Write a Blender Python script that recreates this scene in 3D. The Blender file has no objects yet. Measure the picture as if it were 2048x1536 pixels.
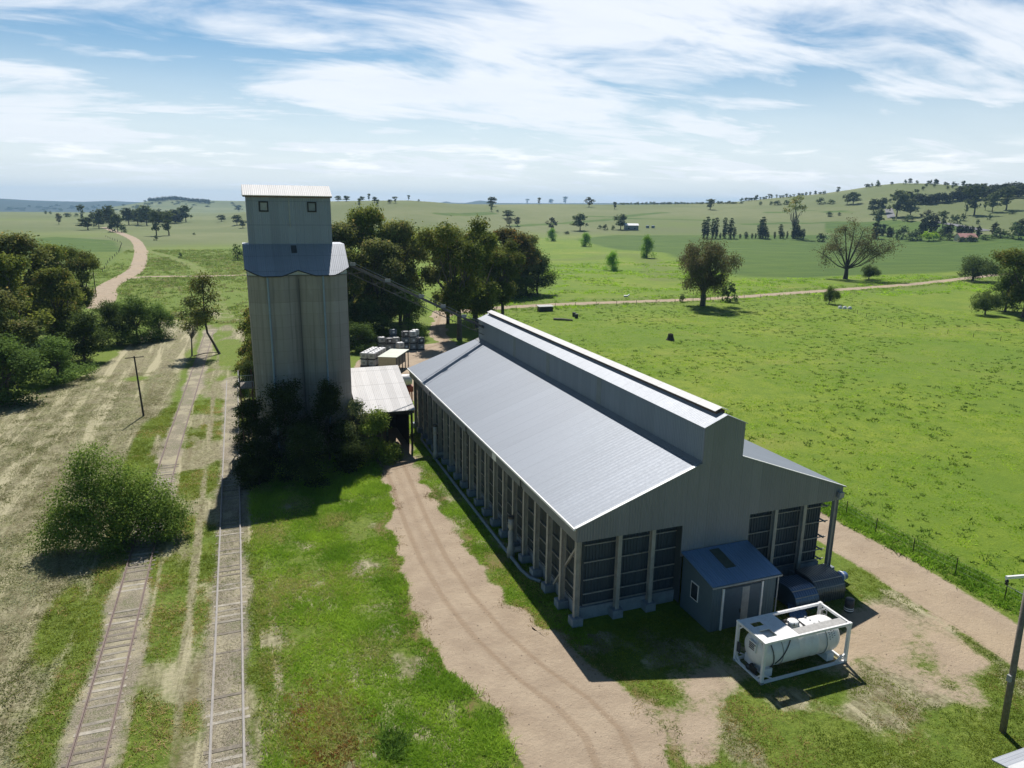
import bpy, math, random
import numpy as np
from mathutils import Vector, Matrix
R = math.radians
S = bpy.context.scene
COL = S.collection
rng = np.random.default_rng(7)
random.seed(7)

# ------------------------------------------------------------------ survey: camera used to measure the site
F, PITCH, ROLL, YAW, CH = 1440.77, .2431, .0125, .3602, 25.44
fw = np.array([math.sin(YAW)*math.cos(PITCH), math.cos(YAW)*math.cos(PITCH), -math.sin(PITCH)])
r0 = np.array([math.cos(YAW), -math.sin(YAW), 0]); u0 = np.cross(r0, fw)
rt = r0*math.cos(ROLL)+u0*math.sin(ROLL); up = np.cross(rt, fw); CAM = np.array([0, 0, CH])
def ray(x, y): return fw+rt*(x-1024)/F-up*(y-768)/F
def g(x, y, z=0.):
    d = ray(x, y); return CAM+d*(z-CH)/d[2]
def sm(x): x = np.clip(x, 0, 1); return x*x*(3-2*x)

# ------------------------------------------------------------------ terrain
def table(rows):
    a = []
    for r_ in rows:
        d = ray(r_[0], r_[1]); a.append((math.atan2(d[0], d[1]), d[2]/math.hypot(d[0], d[1]))+tuple(r_[2:]))
    a = np.array(a); return a[np.argsort(a[:, 0])]
L1 = table([(-900,440,700,1000),(430,440,700,1000),(500,425,660,980),(560,412,640,960),(640,404.5,600,940),(700,403,580,920),(750,402,560,900),(817,400.8,560,880),(860,403,560,880),
 (900,406,560,900),(950,407.5,560,950),(1000,408.5,560,1000),(1100,408,560,1080),(1200,409,540,1100),(1300,409,530,1150),(1400,407,520,1200),
 (1480,403,520,1250),(1540,397,540,1300),(1600,392,560,1320),(1650,387,580,1320),(1700,380,590,1320),(1750,372,590,1300),(1800,367,580,1280),
 (1860,368,560,1260),(1920,372,540,1240),(1980,378,520,1220),(2048,381,500,1200),(2300,388,500,1200),(3200,420,500,1200)])
L2 = table([(-700,400),(-200,399),(0,397),(60,400.5),(120,402.5),(170,403.5),(220,401.5),(260,403.5),(300,405),(500,404),(600,406),(850,408.5),(878,406),(892,402.5),(905,405.5),(930,406),
 (960,400.8),(975,402.5),(990,406),(1100,406.5),(1300,406),(1400,405),(1500,407),(1700,412),(3000,430)])
L3 = table([(-700,420),(120,418),(230,413),(270,407),(300,401.5),(330,398.5),(360,399.5),(400,400.5),(440,401.5),(480,402),(520,402.5),(600,404),(700,408),(900,416),(3000,440)])
def terrain(x, y):
    x = np.asarray(x, float); y = np.asarray(y, float)
    r = np.hypot(x, y); a = np.arctan2(x, y)
    e = np.interp(a, L1[:, 0], L1[:, 1]); s = np.interp(a, L1[:, 0], L1[:, 2]); D = np.interp(a, L1[:, 0], L1[:, 3])
    side = 1-sm((np.abs(a-.3)-1.0)/.5)
    h = np.maximum(CH+e*D, 0)*side
    z = h*sm((r-s)/(D-s))*(1-.6*sm((r-D)/(D*.9)))
    z = z+1.6*np.sin(x*.011+1)*np.sin(y*.008+.5)*sm((r-620)/250)*(1-sm((r-800)/300))
    z = z-62*sm((r-1300)/4500)*(1-sm((a-.02)/.1))
    e2 = np.interp(a, L2[:, 0], L2[:, 1]); h2 = np.maximum(CH+e2*6500, 0)
    z = z+np.maximum(h2-z, 0)*np.exp(-((r-6500)/1300)**2)
    e3 = np.interp(a, L3[:, 0], L3[:, 1]); h3 = np.maximum(CH+e3*3200, 0)
    z = z+np.maximum(h3-z, 0)*np.exp(-((r-3200)/550)**2)*(h3 > 1)
    return z
def hit(px, py):
    d = ray(px, py); d = d/np.hypot(d[0], d[1])
    t = np.linspace(20, 7500, 15000)
    zz = CH+d[2]*t-terrain(d[0]*t, d[1]*t)
    i = np.argmax(zz < 0)
    if not (zz < 0).any():       # just above the skyline: use the crest
        i = np.argmin(zz[:2600])
    return np.array([d[0]*t[i], d[1]*t[i], float(terrain(d[0]*t[i], d[1]*t[i]))]), t[i]

# ------------------------------------------------------------------ numpy value noise
def vnoise(x, y, seed=0):
    xi = np.floor(x).astype(np.int64); yi = np.floor(y).astype(np.int64); fx = x-xi; fy = y-yi
    def h(a, b):
        n = (a*374761393+b*668265263+seed*1442695041) & 0x7fffffff
        n = ((n ^ (n >> 13))*1274126177) & 0x7fffffff
        return ((n ^ (n >> 16)) & 0xffff)/65535.
    fx = fx*fx*(3-2*fx); fy = fy*fy*(3-2*fy)
    return (h(xi, yi)*(1-fx)+h(xi+1, yi)*fx)*(1-fy)+(h(xi, yi+1)*(1-fx)+h(xi+1, yi+1)*fx)*fy
def fbm(x, y, sc, seed=0, o=4):
    v = 0; a = .5; t = 0
    for i in range(o):
        v = v+a*vnoise(x/sc, y/sc, seed+i*17); t += a; a *= .5; sc *= .5
    return v/t

# ------------------------------------------------------------------ materials
def mat(name):
    m = bpy.data.materials.new(name); m.use_nodes = True
    nt = m.node_tree; nt.nodes.clear()
    return m, nt
def N(nt, t, **kw):
    n = nt.nodes.new(t)
    for k, v in kw.items():
        if k.startswith('i_'):
            key = k[2:]; key = int(key) if key.isdigit() else key
            n.inputs[key].default_value = v
        else: setattr(n, k, v)
    return n
def math_(nt, op, a, b=None, c=None, clamp=False):
    n = nt.nodes.new('ShaderNodeMath'); n.operation = op; n.use_clamp = clamp
    for i, v in enumerate((a, b, c)):
        if v is None: continue
        if isinstance(v, (int, float)): n.inputs[i].default_value = v
        else: nt.links.new(v, n.inputs[i])
    return n.outputs[0]
def mixc(nt, f, a, b, bt='MIX'):
    n = nt.nodes.new('ShaderNodeMix'); n.data_type = 'RGBA'; n.blend_type = bt
    for s, v in ((n.inputs[0], f), (n.inputs[6], a), (n.inputs[7], b)):
        if isinstance(v, (int, float)): s.default_value = v
        elif isinstance(v, tuple): s.default_value = v+(1,) if len(v) == 3 else v
        else: nt.links.new(v, s)
    return n.outputs[2]
def noise(nt, vec, scale, detail=4, rough=.6, dist=0.):
    n = N(nt, 'ShaderNodeTexNoise'); n.inputs['Scale'].default_value = scale; n.inputs['Detail'].default_value = detail
    n.inputs['Roughness'].default_value = rough; n.inputs['Distortion'].default_value = dist
    if vec is not None: nt.links.new(vec, n.inputs['Vector'])
    return n.outputs['Fac']
def ramp(nt, fac, lo, hi):
    n = N(nt, 'ShaderNodeMapRange'); n.interpolation_type = 'SMOOTHSTEP'
    nt.links.new(fac, n.inputs[0])
    for i, v in ((1, lo), (2, hi), (3, 0.), (4, 1.)): n.inputs[i].default_value = v
    return n.outputs[0]
def vscale(nt, vec, s):
    n = N(nt, 'ShaderNodeVectorMath', operation='MULTIPLY'); nt.links.new(vec, n.inputs[0]); n.inputs[1].default_value = s
    return n.outputs[0]
def finish(nt, col, rough=.6, metal=0., bump=None, bstr=.3, bdist=.02, spec=.5, trans=0.):
    p = N(nt, 'ShaderNodeBsdfPrincipled'); o = N(nt, 'ShaderNodeOutputMaterial')
    if isinstance(col, tuple): p.inputs['Base Color'].default_value = col+(1,)
    else: nt.links.new(col, p.inputs['Base Color'])
    if isinstance(rough, (int, float)): p.inputs['Roughness'].default_value = rough
    else: nt.links.new(rough, p.inputs['Roughness'])
    p.inputs['Metallic'].default_value = metal; p.inputs['Specular IOR Level'].default_value = spec
    if bump is not None:
        b = N(nt, 'ShaderNodeBump'); b.inputs['Strength'].default_value = bstr; b.inputs['Distance'].default_value = bdist
        nt.links.new(bump, b.inputs['Height']); nt.links.new(b.outputs[0], p.inputs['Normal'])
    sh = p.outputs[0]
    if trans > 0:
        t = N(nt, 'ShaderNodeBsdfTranslucent'); m = N(nt, 'ShaderNodeAddShader')     # a leaf reflects and also passes part of the light
        nt.links.new(mixc(nt, 1., col, (trans*1.05, trans, trans*.7), 'MULTIPLY'), t.inputs[0])
        nt.links.new(sh, m.inputs[0]); nt.links.new(t.outputs[0], m.inputs[1]); sh = m.outputs[0]
    nt.links.new(sh, o.inputs[0])

def plain(name, c, rough=.6, var=.25, scale=3., metal=0., bstr=.15, spec=.5, streak=None):
    m, nt = mat(name); tc = N(nt, 'ShaderNodeTexCoord').outputs['Object']
    n1 = noise(nt, tc, scale, 5, .65); n2 = noise(nt, tc, scale*9, 3, .6)
    f = math_(nt, 'ADD', math_(nt, 'MULTIPLY', n1, .7), math_(nt, 'MULTIPLY', n2, .3))
    f = ramp(nt, f, .3, .7)
    a = tuple(v*(1-var) for v in c); b = tuple(min(1, v*(1+var)) for v in c)
    col = mixc(nt, f, a, b)
    if streak:
        st = noise(nt, vscale(nt, tc, (2.2, 2.2, .12)), 1.6, 5, .7)
        col = mixc(nt, math_(nt, 'MULTIPLY', ramp(nt, st, .48, .75), streak[0]), col, streak[1])
    finish(nt, col, rough, metal, n2, bstr, .02, spec)
    return m

def sheet_metal(name, c, axis, pitch=.19, pan=.8, rough=.42, metal=.35, rust=0., tone_var=.12, rows=None, bstr=.6, rowaxis=2):
    """corrugated steel sheet: ribs and sheet joints count along one object axis"""
    m, nt = mat(name); tc = N(nt, 'ShaderNodeTexCoord').outputs['Object']
    s = N(nt, 'ShaderNodeSeparateXYZ'); nt.links.new(tc, s.inputs[0]); a = s.outputs[axis]
    rib = math_(nt, 'SINE', math_(nt, 'MULTIPLY', a, 2*math.pi/pitch))
    pn = math_(nt, 'DIVIDE', a, pan); fl = math_(nt, 'FLOOR', pn); fr = math_(nt, 'FRACT', pn)
    w = N(nt, 'ShaderNodeTexWhiteNoise', noise_dimensions='1D'); nt.links.new(fl, w.inputs['W'])
    n1 = noise(nt, tc, .35, 5, .65); n2 = noise(nt, tc, 5, 4, .7)
    f = math_(nt, 'ADD', math_(nt, 'MULTIPLY', w.outputs['Value'], .5), math_(nt, 'MULTIPLY', n1, .5))
    lo = tuple(v*(1-tone_var) for v in c); hi = tuple(min(.95, v*(1+tone_var)) for v in c)  # range of random tone from sheet to sheet
    col = mixc(nt, f, lo, hi)
    st = [.25, .25, .25]; st[axis] = 3.2
    if axis != 2 and rowaxis == 2: st[2] = .1
    grime = noise(nt, vscale(nt, tc, tuple(st)), 1.3, 6, .7)
    col = mixc(nt, math_(nt, 'MULTIPLY', ramp(nt, grime, .5, .78), .35), col, tuple(v*.62 for v in c))
    joint = math_(nt, 'LESS_THAN', fr, .05)
    col = mixc(nt, math_(nt, 'MULTIPLY', joint, .3), col, tuple(v*.5 for v in c))
    if rows:
        rr = math_(nt, 'LESS_THAN', math_(nt, 'FRACT', math_(nt, 'DIVIDE', s.outputs[rowaxis], rows)), .03)
        col = mixc(nt, math_(nt, 'MULTIPLY', rr, .45), col, tuple(v*.4 for v in c))
    if rust > 0:
        rs = ramp(nt, noise(nt, vscale(nt, tc, tuple(st)), 2.2, 6, .75), .68-.2*rust, .9-.2*rust)
        col = mixc(nt, math_(nt, 'MULTIPLY', rs, .7), col, (.19, .085, .045))
    finish(nt, col, math_(nt, 'ADD', math_(nt, 'MULTIPLY', n2, .2), rough-.1), metal, rib, bstr, .02)
    return m

def leaf_mat(name, trans=.3, rough=.55, vary=.25):
    m, nt = mat(name)
    a = N(nt, 'ShaderNodeAttribute', attribute_name='Col').outputs['Color']
    oi = N(nt, 'ShaderNodeObjectInfo').outputs['Random']
    k = math_(nt, 'ADD', math_(nt, 'MULTIPLY', oi, vary*2), 1-vary)
    h = N(nt, 'ShaderNodeHueSaturation'); nt.links.new(a, h.inputs['Color']); nt.links.new(k, h.inputs['Value'])
    h.inputs['Hue'].default_value = .5
    finish(nt, h.outputs[0], .85, 0, None, trans=trans, spec=.05)
    return m

M = {}
M['galv_roof'] = sheet_metal('galvanised_roof', (.2, .226, .27), 1, tone_var=.08, rough=.58, metal=.22, pan=1.52, pitch=.38, bstr=.15)
M['galv_old'] = sheet_metal('galvanised_old', (.44, .45, .47), 1, tone_var=.1, rough=.55, metal=.15, pan=.8)
M['galv_gable'] = sheet_metal('galvanised_gable', (.215, .23, .26), 0, tone_var=.16, rough=.55, metal=.15, pan=.82)
M['galv_side'] = sheet_metal('galvanised_side', (.22, .235, .25), 1, tone_var=.12, rough=.6, metal=.1, pan=.82)
M['galv_dark'] = sheet_metal('weathered_panel', (.06, .085, .108), 0, tone_var=.3, rough=.6, metal=.1, pan=.9, bstr=.2)
M['galv_dark_side'] = sheet_metal('weathered_panel_side', (.085, .105, .112), 1, tone_var=.3, rough=.6, metal=.1, pan=.9, bstr=.2)
M['monitor_roof'] = sheet_metal('monitor_roof', (.36, .385, .43), 1, tone_var=.08, rough=.55, metal=.2, pan=1.6)
M['monitor_side'] = sheet_metal('monitor_side', (.2, .245, .295), 1, tone_var=.12, rough=.55, metal=.15, pan=.82)
M['white_cap'] = sheet_metal('ridge_cap_sheet', (.62, .61, .6), 1, tone_var=.12, rough=.6, metal=0, pan=2.4, rust=.2)
M['silo_roof'] = sheet_metal('silo_roof_sheet', (.38, .4, .44), 0, tone_var=.1, rough=.5, metal=.55, pan=.8, rows=1.35, rowaxis=2)
M['head_wall'] = sheet_metal('headhouse_sheet', (.27, .3, .365), 0, tone_var=.18, rough=.55, metal=.15, pan=.8, rows=2.32)
M['head_roof'] = sheet_metal('headhouse_roof_sheet', (.72, .7, .69), 0, tone_var=.08, rough=.7, metal=0, pan=.8, rust=.35)
M['tin_white'] = sheet_metal('lime_white_tin', (.72, .7, .69), 0, tone_var=.18, rough=.75, metal=0, pan=.78, rust=.45, rows=2.75, rowaxis=1)
M['lean_roof'] = sheet_metal('leanto_roof_sheet', (.26, .42, .68), 0, tone_var=.08, rough=.42, metal=.85, pan=.8)  # plain galvanised sheet; blue of shaded sky reflection put into base colour
M['lean_wall'] = sheet_metal('leanto_wall_sheet', (.1, .15, .18), 0, tone_var=.12, rough=.6, metal=.1, pan=.8)
M['skylight'] = plain('grimy_skylight', (.06, .08, .06), .4, .3)
M['steel_cream'] = plain('cream_steel', (.36, .35, .32), .6, .2, 2., streak=(.5, (.16, .1, .06)))
M['steel_grey'] = plain('grey_steel', (.33, .34, .34), .5, .2, 2.)
M['steel_dark'] = plain('dark_steel', (.05, .053, .058), .5, .3, 2.)
M['rust'] = plain('rusty_steel', (.15, .085, .06), .8, .35, 2.5)
M['white_paint'] = plain('white_paint', (.84, .84, .84), .4, .06, 2., streak=(.3, (.45, .38, .3)))
M['plinth'] = plain('plinth_concrete', (.25, .285, .32), .85, .2, 1.5, streak=(.4, (.15, .15, .14)))
M['wood'] = plain('weathered_wood', (.19, .165, .14), .85, .3, 4.)
M['dark_wood'] = plain('creosoted_wood', (.045, .036, .03), .85, .3, 4.)
M['bark'] = plain('bark', (.1, .085, .07), .9, .4, 3., bstr=.5)
M['bark_pale'] = plain('pale_bark', (.2, .175, .15), .85, .35, 2., bstr=.4)
M['black'] = plain('black_rubber', (.02, .02, .022), .6, .3)
M['blue_drum'] = plain('blue_plastic', (.03, .1, .2), .4, .2)
M['ibc_white'] = plain('white_plastic', (.72, .72, .73), .45, .1)
M['ibc_blue'] = plain('blue_grey_plastic', (.08, .14, .2), .4, .2)
M['ibc_dark'] = plain('dark_plastic', (.035, .04, .06), .4, .2)
M['cage'] = plain('cage_steel', (.35, .36, .37), .4, .1, metal=.5)
M['cream_wall'] = plain('cream_wall', (.45, .41, .28), .7, .1)
M['pink_roof'] = plain('faded_red_roof', (.5, .25, .22), .7, .2, .6)
M['house_wall'] = plain('house_wall', (.55, .5, .42), .8, .1)
M['glass'] = plain('window_glass', (.03, .04, .05), .15, .2)
M['walkway'] = plain('grey_walkway', (.36, .355, .345), .7, .2, 6.)
M['ink'] = plain('black_ink', (.03, .03, .035), .6, .1)
M['rail'] = plain('rail_steel', (.17, .12, .1), .7, .25, 3., metal=0)
for q_, c_ in enumerate(((.2, .175, .14), (.27, .245, .2), (.36, .33, .275))): M['sleeper%d' % q_] = plain('sleeper_wood', c_, .9, .3, 3.)
M['rail_bright'] = plain('worn_rail_steel', (.26, .24, .22), .6, .2, 3., metal=0)
M['red'] = plain('red_plastic', (.3, .06, .05), .5, .2)

# silo concrete: pour bands and dark streaks
def concrete():
    m, nt = mat('silo_concrete'); tc = N(nt, 'ShaderNodeTexCoord').outputs['Object']
    s = N(nt, 'ShaderNodeSeparateXYZ'); nt.links.new(tc, s.inputs[0])
    band = N(nt, 'ShaderNodeTexWhiteNoise', noise_dimensions='1D')
    nt.links.new(math_(nt, 'FLOOR', math_(nt, 'DIVIDE', s.outputs[2], 1.22)), band.inputs['W'])
    n1 = noise(nt, tc, .5, 6, .65); n2 = noise(nt, tc, 6, 5, .7)
    col = mixc(nt, n1, (.31, .285, .25), (.405, .378, .337))
    col = mixc(nt, math_(nt, 'MULTIPLY', band.outputs['Value'], .6), col, (.26, .235, .2))
    gl = math_(nt, 'LESS_THAN', math_(nt, 'FRACT', math_(nt, 'DIVIDE', s.outputs[2], 1.22)), .045)
    col = mixc(nt, math_(nt, 'MULTIPLY', gl, .35), col, (.2, .18, .15))
    st = noise(nt, vscale(nt, tc, (1.6, 1.6, .05)), 1.4, 6, .7)
    col = mixc(nt, math_(nt, 'MULTIPLY', ramp(nt, st, .47, .7), .65), col, (.14, .128, .11))
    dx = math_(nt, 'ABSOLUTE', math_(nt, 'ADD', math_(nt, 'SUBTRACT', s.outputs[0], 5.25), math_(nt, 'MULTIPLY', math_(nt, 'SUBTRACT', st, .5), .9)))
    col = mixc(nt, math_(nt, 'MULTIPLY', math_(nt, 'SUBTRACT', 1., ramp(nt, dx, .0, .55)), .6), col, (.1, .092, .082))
    pale = noise(nt, vscale(nt, tc, (1.1, 1.1, .3)), .9, 4, .6)
    col = mixc(nt, math_(nt, 'MULTIPLY', ramp(nt, pale, .62, .8), .4), col, (.5, .48, .44))
    gr = math_(nt, 'FRACT', math_(nt, 'DIVIDE', s.outputs[2], 1.22))
    h = math_(nt, 'ADD', math_(nt, 'MULTIPLY', ramp(nt, gr, 0., .06), .5), n2)
    finish(nt, col, .85, 0, h, .25, .03)
    return m
M['concrete'] = concrete()

# ground: zones come from point attributes, broken up by noise
def ground_mat():
    m, nt = mat('land_cover'); geo = N(nt, 'ShaderNodeNewGeometry').outputs['Position']
    def at(n): return N(nt, 'ShaderNodeAttribute', attribute_name=n).outputs['Fac']
    nb = noise(nt, geo, .055, 6, .6); nm = noise(nt, geo, .45, 6, .65); nf = noise(nt, geo, 3.2, 6, .7); nx = noise(nt, geo, 14., 4, .7)
    huge = noise(nt, geo, .006, 5, .55)
    brk = math_(nt, 'ADD', math_(nt, 'ADD', math_(nt, 'MULTIPLY', nm, .35), math_(nt, 'MULTIPLY', nf, .4)), math_(nt, 'MULTIPLY', nx, .25))
    brk = math_(nt, 'SUBTRACT', brk, .5)
    def msk(n, amp=1.2, soft=.12):
        return ramp(nt, math_(nt, 'ADD', at(n), math_(nt, 'MULTIPLY', brk, amp)), .5-soft, .5+soft)
    tuft = ramp(nt, math_(nt, 'ADD', math_(nt, 'MULTIPLY', nf, .6), math_(nt, 'MULTIPLY', nx, .4)), .36, .66)
    # bright spring pasture
    col = mixc(nt, ramp(nt, nb, .35, .65), (.185, .265, .018), (.27, .33, .03))
    col = mixc(nt, math_(nt, 'MULTIPLY', ramp(nt, nm, .38, .66), .75), col, (.12, .2, .014))
    col = mixc(nt, math_(nt, 'MULTIPLY', math_(nt, 'SUBTRACT', 1., tuft), .75), col, (.075, .14, .01))
    dryp = noise(nt, vscale(nt, geo, (.03, .05, .1)), 1., 5, .65)
    col = mixc(nt, math_(nt, 'MULTIPLY', ramp(nt, dryp, .5, .72), .55), col, (.27, .27, .06))
    lowf = noise(nt, geo, .018, 5, .6)
    col = mixc(nt, math_(nt, 'MULTIPLY', ramp(nt, lowf, .46, .62), .6), col, (.105, .185, .014))
    # pale hill grass
    hill = mixc(nt, ramp(nt, huge, .38, .62), (.125, .155, .055), (.175, .195, .082))
    hill = mixc(nt, math_(nt, 'MULTIPLY', ramp(nt, nb, .4, .75), .7), hill, (.13, .165, .05))
    col = mixc(nt, msk('hill', .5, .3), col, hill)
    # crop
    streak = noise(nt, vscale(nt, geo, (.012, .16, .1)), 1., 5, .6)
    crop = mixc(nt, ramp(nt, nb, .3, .7), (.052, .105, .01), (.072, .132, .013))
    crop = mixc(nt, math_(nt, 'MULTIPLY', ramp(nt, streak, .45, .7), .6), crop, (.12, .175, .022))
    col = mixc(nt, msk('crop', .6, .2), col, crop)
    # rough olive grass
    weed = mixc(nt, ramp(nt, nm, .3, .7), (.13, .205, .02), (.22, .28, .045))
    weed = mixc(nt, math_(nt, 'MULTIPLY', ramp(nt, nb, .5, .75), .6), weed, (.24, .21, .09))
    weed = mixc(nt, math_(nt, 'MULTIPLY', math_(nt, 'SUBTRACT', 1., tuft), .8), weed, (.06, .095, .012))
    weed = mixc(nt, math_(nt, 'MULTIPLY', ramp(nt, nf, .55, .8), .5), weed, (.3, .28, .12))
    col = mixc(nt, msk('weed', .9, .15), col, weed)
    # mown hay
    hay = mixc(nt, ramp(nt, nf, .3, .7), (.16, .145, .08), (.37, .345, .215))
    hay = mixc(nt, math_(nt, 'MULTIPLY', ramp(nt, nm, .45, .7), .7), hay, (.2, .215, .08))
    clod = noise(nt, vscale(nt, geo, (2.3, .9, 1.)), 1., 7, .78, .5)
    hay = mixc(nt, math_(nt, 'MULTIPLY', ramp(nt, clod, .5, .62), .65), hay, (.12, .1, .05))
    hay = mixc(nt, math_(nt, 'MULTIPLY', ramp(nt, math_(nt, 'SUBTRACT', 1., clod), .54, .68), .6), hay, (.46, .43, .28))
    row = noise(nt, vscale(nt, geo, (.62, .035, .1)), 1., 5, .65, .6)
    hay = mixc(nt, math_(nt, 'MULTIPLY', ramp(nt, row, .5, .62), .8), hay, (.47, .43, .28))
    hay = mixc(nt, math_(nt, 'MULTIPLY', ramp(nt, math_(nt, 'SUBTRACT', 1., row), .52, .68), .65), hay, (.17, .14, .075))
    hay = mixc(nt, math_(nt, 'MULTIPLY', ramp(nt, nx, .5, .72), .55), hay, (.09, .075, .04))
    col = mixc(nt, msk('hay', .9, .12), col, hay)
    # ballast
    bal = mixc(nt, ramp(nt, nx, .3, .7), (.15, .125, .095), (.4, .35, .28))
    bal = mixc(nt, math_(nt, 'MULTIPLY', ramp(nt, nm, .45, .62), .75), bal, (.42, .38, .26))
    bal = mixc(nt, math_(nt, 'MULTIPLY', ramp(nt, nf, .56, .7), .6), bal, (.17, .19, .06))
    col = mixc(nt, msk('ballast', 1.5, .2), col, bal)
    # bare brown weeds
    brown = mixc(nt, nf, (.13, .09, .04), (.24, .175, .08))
    col = mixc(nt, math_(nt, 'MULTIPLY', msk('brown', 1.3, .15), .85), col, brown)
    # dirt
    dirt = mixc(nt, ramp(nt, nm, .3, .7), (.335, .262, .19), (.43, .345, .252))
    dirt = mixc(nt, math_(nt, 'MULTIPLY', ramp(nt, nx, .45, .75), .45), dirt, (.28, .215, .16))
    dirt = mixc(nt, math_(nt, 'MULTIPLY', ramp(nt, nb, .45, .7), .5), dirt, (.42, .325, .21))
    rut = at('rut')
    dirt = mixc(nt, math_(nt, 'MULTIPLY', ramp(nt, math_(nt, 'ADD', rut, math_(nt, 'MULTIPLY', brk, .9)), .3, .8), .55), dirt, (.26, .185, .12))
    col = mixc(nt, msk('dirt', 1.1, .1), col, dirt)
    col = mixc(nt, msk('forest', .5, .2), col, (.022, .036, .02))
    # sealed road
    col = mixc(nt, msk('tar', .2, .05), col, (.2, .2, .21))
    hgt = math_(nt, 'ADD', math_(nt, 'MULTIPLY', nf, .7), math_(nt, 'MULTIPLY', nx, .3))
    finish(nt, col, .9, 0, hgt, .9, .16, .2)
    return m
M['land'] = ground_mat()
M['leaf'] = leaf_mat('foliage', .6)
M['leaf_thin'] = leaf_mat('thin_foliage', .8)
M['grass'] = leaf_mat('grass_blades', .75, .6, .1)

# ------------------------------------------------------------------ mesh building
class MB:
    def __init__(s): s.v = []; s.f = []
    def add(s, vs, fs):
        o = len(s.v); s.v += [tuple(map(float, p)) for p in vs]; s.f += [tuple(i+o for i in f) for f in fs]; return s
    def box(s, x0, x1, y0, y1, z0, z1):
        return s.add([(x0,y0,z0),(x1,y0,z0),(x1,y1,z0),(x0,y1,z0),(x0,y0,z1),(x1,y0,z1),(x1,y1,z1),(x0,y1,z1)],
                     [(0,3,2,1),(4,5,6,7),(0,1,5,4),(1,2,6,5),(2,3,7,6),(3,0,4,7)])
    def beam(s, p, q, w, h=None, upv=(0, 0, 1)):
        h = h or w; p = Vector(p); q = Vector(q); d = (q-p).normalized(); u = Vector(upv)
        if abs(d.dot(u)) > .98: u = Vector((0, 1, 0))
        a = d.cross(u).normalized()*w/2; b = a.cross(d).normalized()*h/2
        vs = [c+x for c in (p, q) for x in (-a-b, a-b, a+b, -a+b)]
        return s.add(vs, [(0,1,2,3),(7,6,5,4),(0,4,5,1),(1,5,6,2),(2,6,7,3),(3,7,4,0)])
    def tube(s, pts, rad, n=8, cap=True):
        pts = [Vector(p) for p in pts]
        if isinstance(rad, (int, float)): rad = [rad]*len(pts)
        vs = []; fs = []; k = len(pts)
        for i, p in enumerate(pts):
            d = (pts[min(i+1, k-1)]-pts[max(i-1, 0)]).normalized()
            u = Vector((0, 0, 1)) if abs(d.z) < .95 else Vector((1, 0, 0))
            a = d.cross(u).normalized(); b = a.cross(d)
            for j in range(n):
                t = 2*math.pi*j/n; vs.append(p+(a*math.cos(t)+b*math.sin(t))*rad[i])
        for i in range(k-1):
            for j in range(n):
                fs.append((i*n+j, i*n+(j+1) % n, (i+1)*n+(j+1) % n, (i+1)*n+j))
        if cap: fs += [tuple(reversed(range(n))), tuple((k-1)*n+j for j in range(n))]
        return s.add(vs, fs)
    def slab(s, quad, t):
        """a flat quad given thickness t against its normal"""
        q = [Vector(p) for p in quad]; nn = (q[1]-q[0]).cross(q[-1]-q[0]).normalized()*t; n = len(q)
        vs = q+[p-nn for p in q]
        return s.add(vs, [tuple(range(n)), tuple(reversed(range(n, 2*n)))]+[(i, i+n, (i+1) % n+n, (i+1) % n) for i in range(n)])
    def lathe(s, prof, c, axis='Z', n=20):
        vs = []; fs = []
        for (r_, h) in prof:
            for j in range(n):
                t = 2*math.pi*j/n; a, b = r_*math.cos(t), r_*math.sin(t)
                vs.append((c[0]+a, c[1]+b, c[2]+h) if axis == 'Z' else (c[0]+h, c[1]+a, c[2]+b))
        for i in range(len(prof)-1):
            for j in range(n):
                f = (i*n+j, i*n+(j+1) % n, (i+1)*n+(j+1) % n, (i+1)*n+j); fs.append(f)
        return s.add(vs, fs)
    def build(s, name, m, parent=None, smooth=False):
        me = bpy.data.meshes.new(name); me.from_pydata(s.v, [], s.f); me.validate()
        import bmesh
        bm = bmesh.new(); bm.from_mesh(me); bmesh.ops.recalc_face_normals(bm, faces=bm.faces); bm.to_mesh(me); bm.free()
        me.materials.append(M[m] if isinstance(m, str) else m)
        o = bpy.data.objects.new(name, me); COL.objects.link(o)
        if smooth:
            me.polygons.foreach_set('use_smooth', [True]*len(me.polygons))
        if parent is not None: o.parent = parent; 
        return o
def B(name, m, parent, *a): return MB().box(*a).build(name, m, parent)
def beam(name, m, parent, p, q, w, h=None): return MB().beam(p, q, w, h).build(name, m, parent)
def tag(o, label, cat, group=None, kind=None):
    if label: o['label'] = label
    if cat: o['category'] = cat
    if group: o['group'] = group
    if kind: o['kind'] = kind
    return o
def thing(name, label, cat, loc=(0, 0, 0), rz=0., group=None):
    o = bpy.data.objects.new(name, None); COL.objects.link(o); o.location = loc; o.rotation_euler[2] = rz; o.empty_display_size = .5
    return tag(o, label, cat, group)
def kids(o): return [c for c in S.objects if c.parent == o]
PROTO = {}
def dup(root, chl, loc, rz, scale, label, cat=None, group=None):
    r_ = root.copy(); COL.objects.link(r_); r_.location = loc; r_.rotation_euler = (0, 0, rz); r_.scale = scale
    r_['label'] = label
    if cat: r_['category'] = cat
    if group: r_['group'] = group
    elif 'group' in r_: del r_['group']
    for c, gs in chl:
        k = c.copy(); COL.objects.link(k); k.parent = r_
        for q in gs:
            h = q.copy(); COL.objects.link(h); h.parent = k
    return r_

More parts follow.
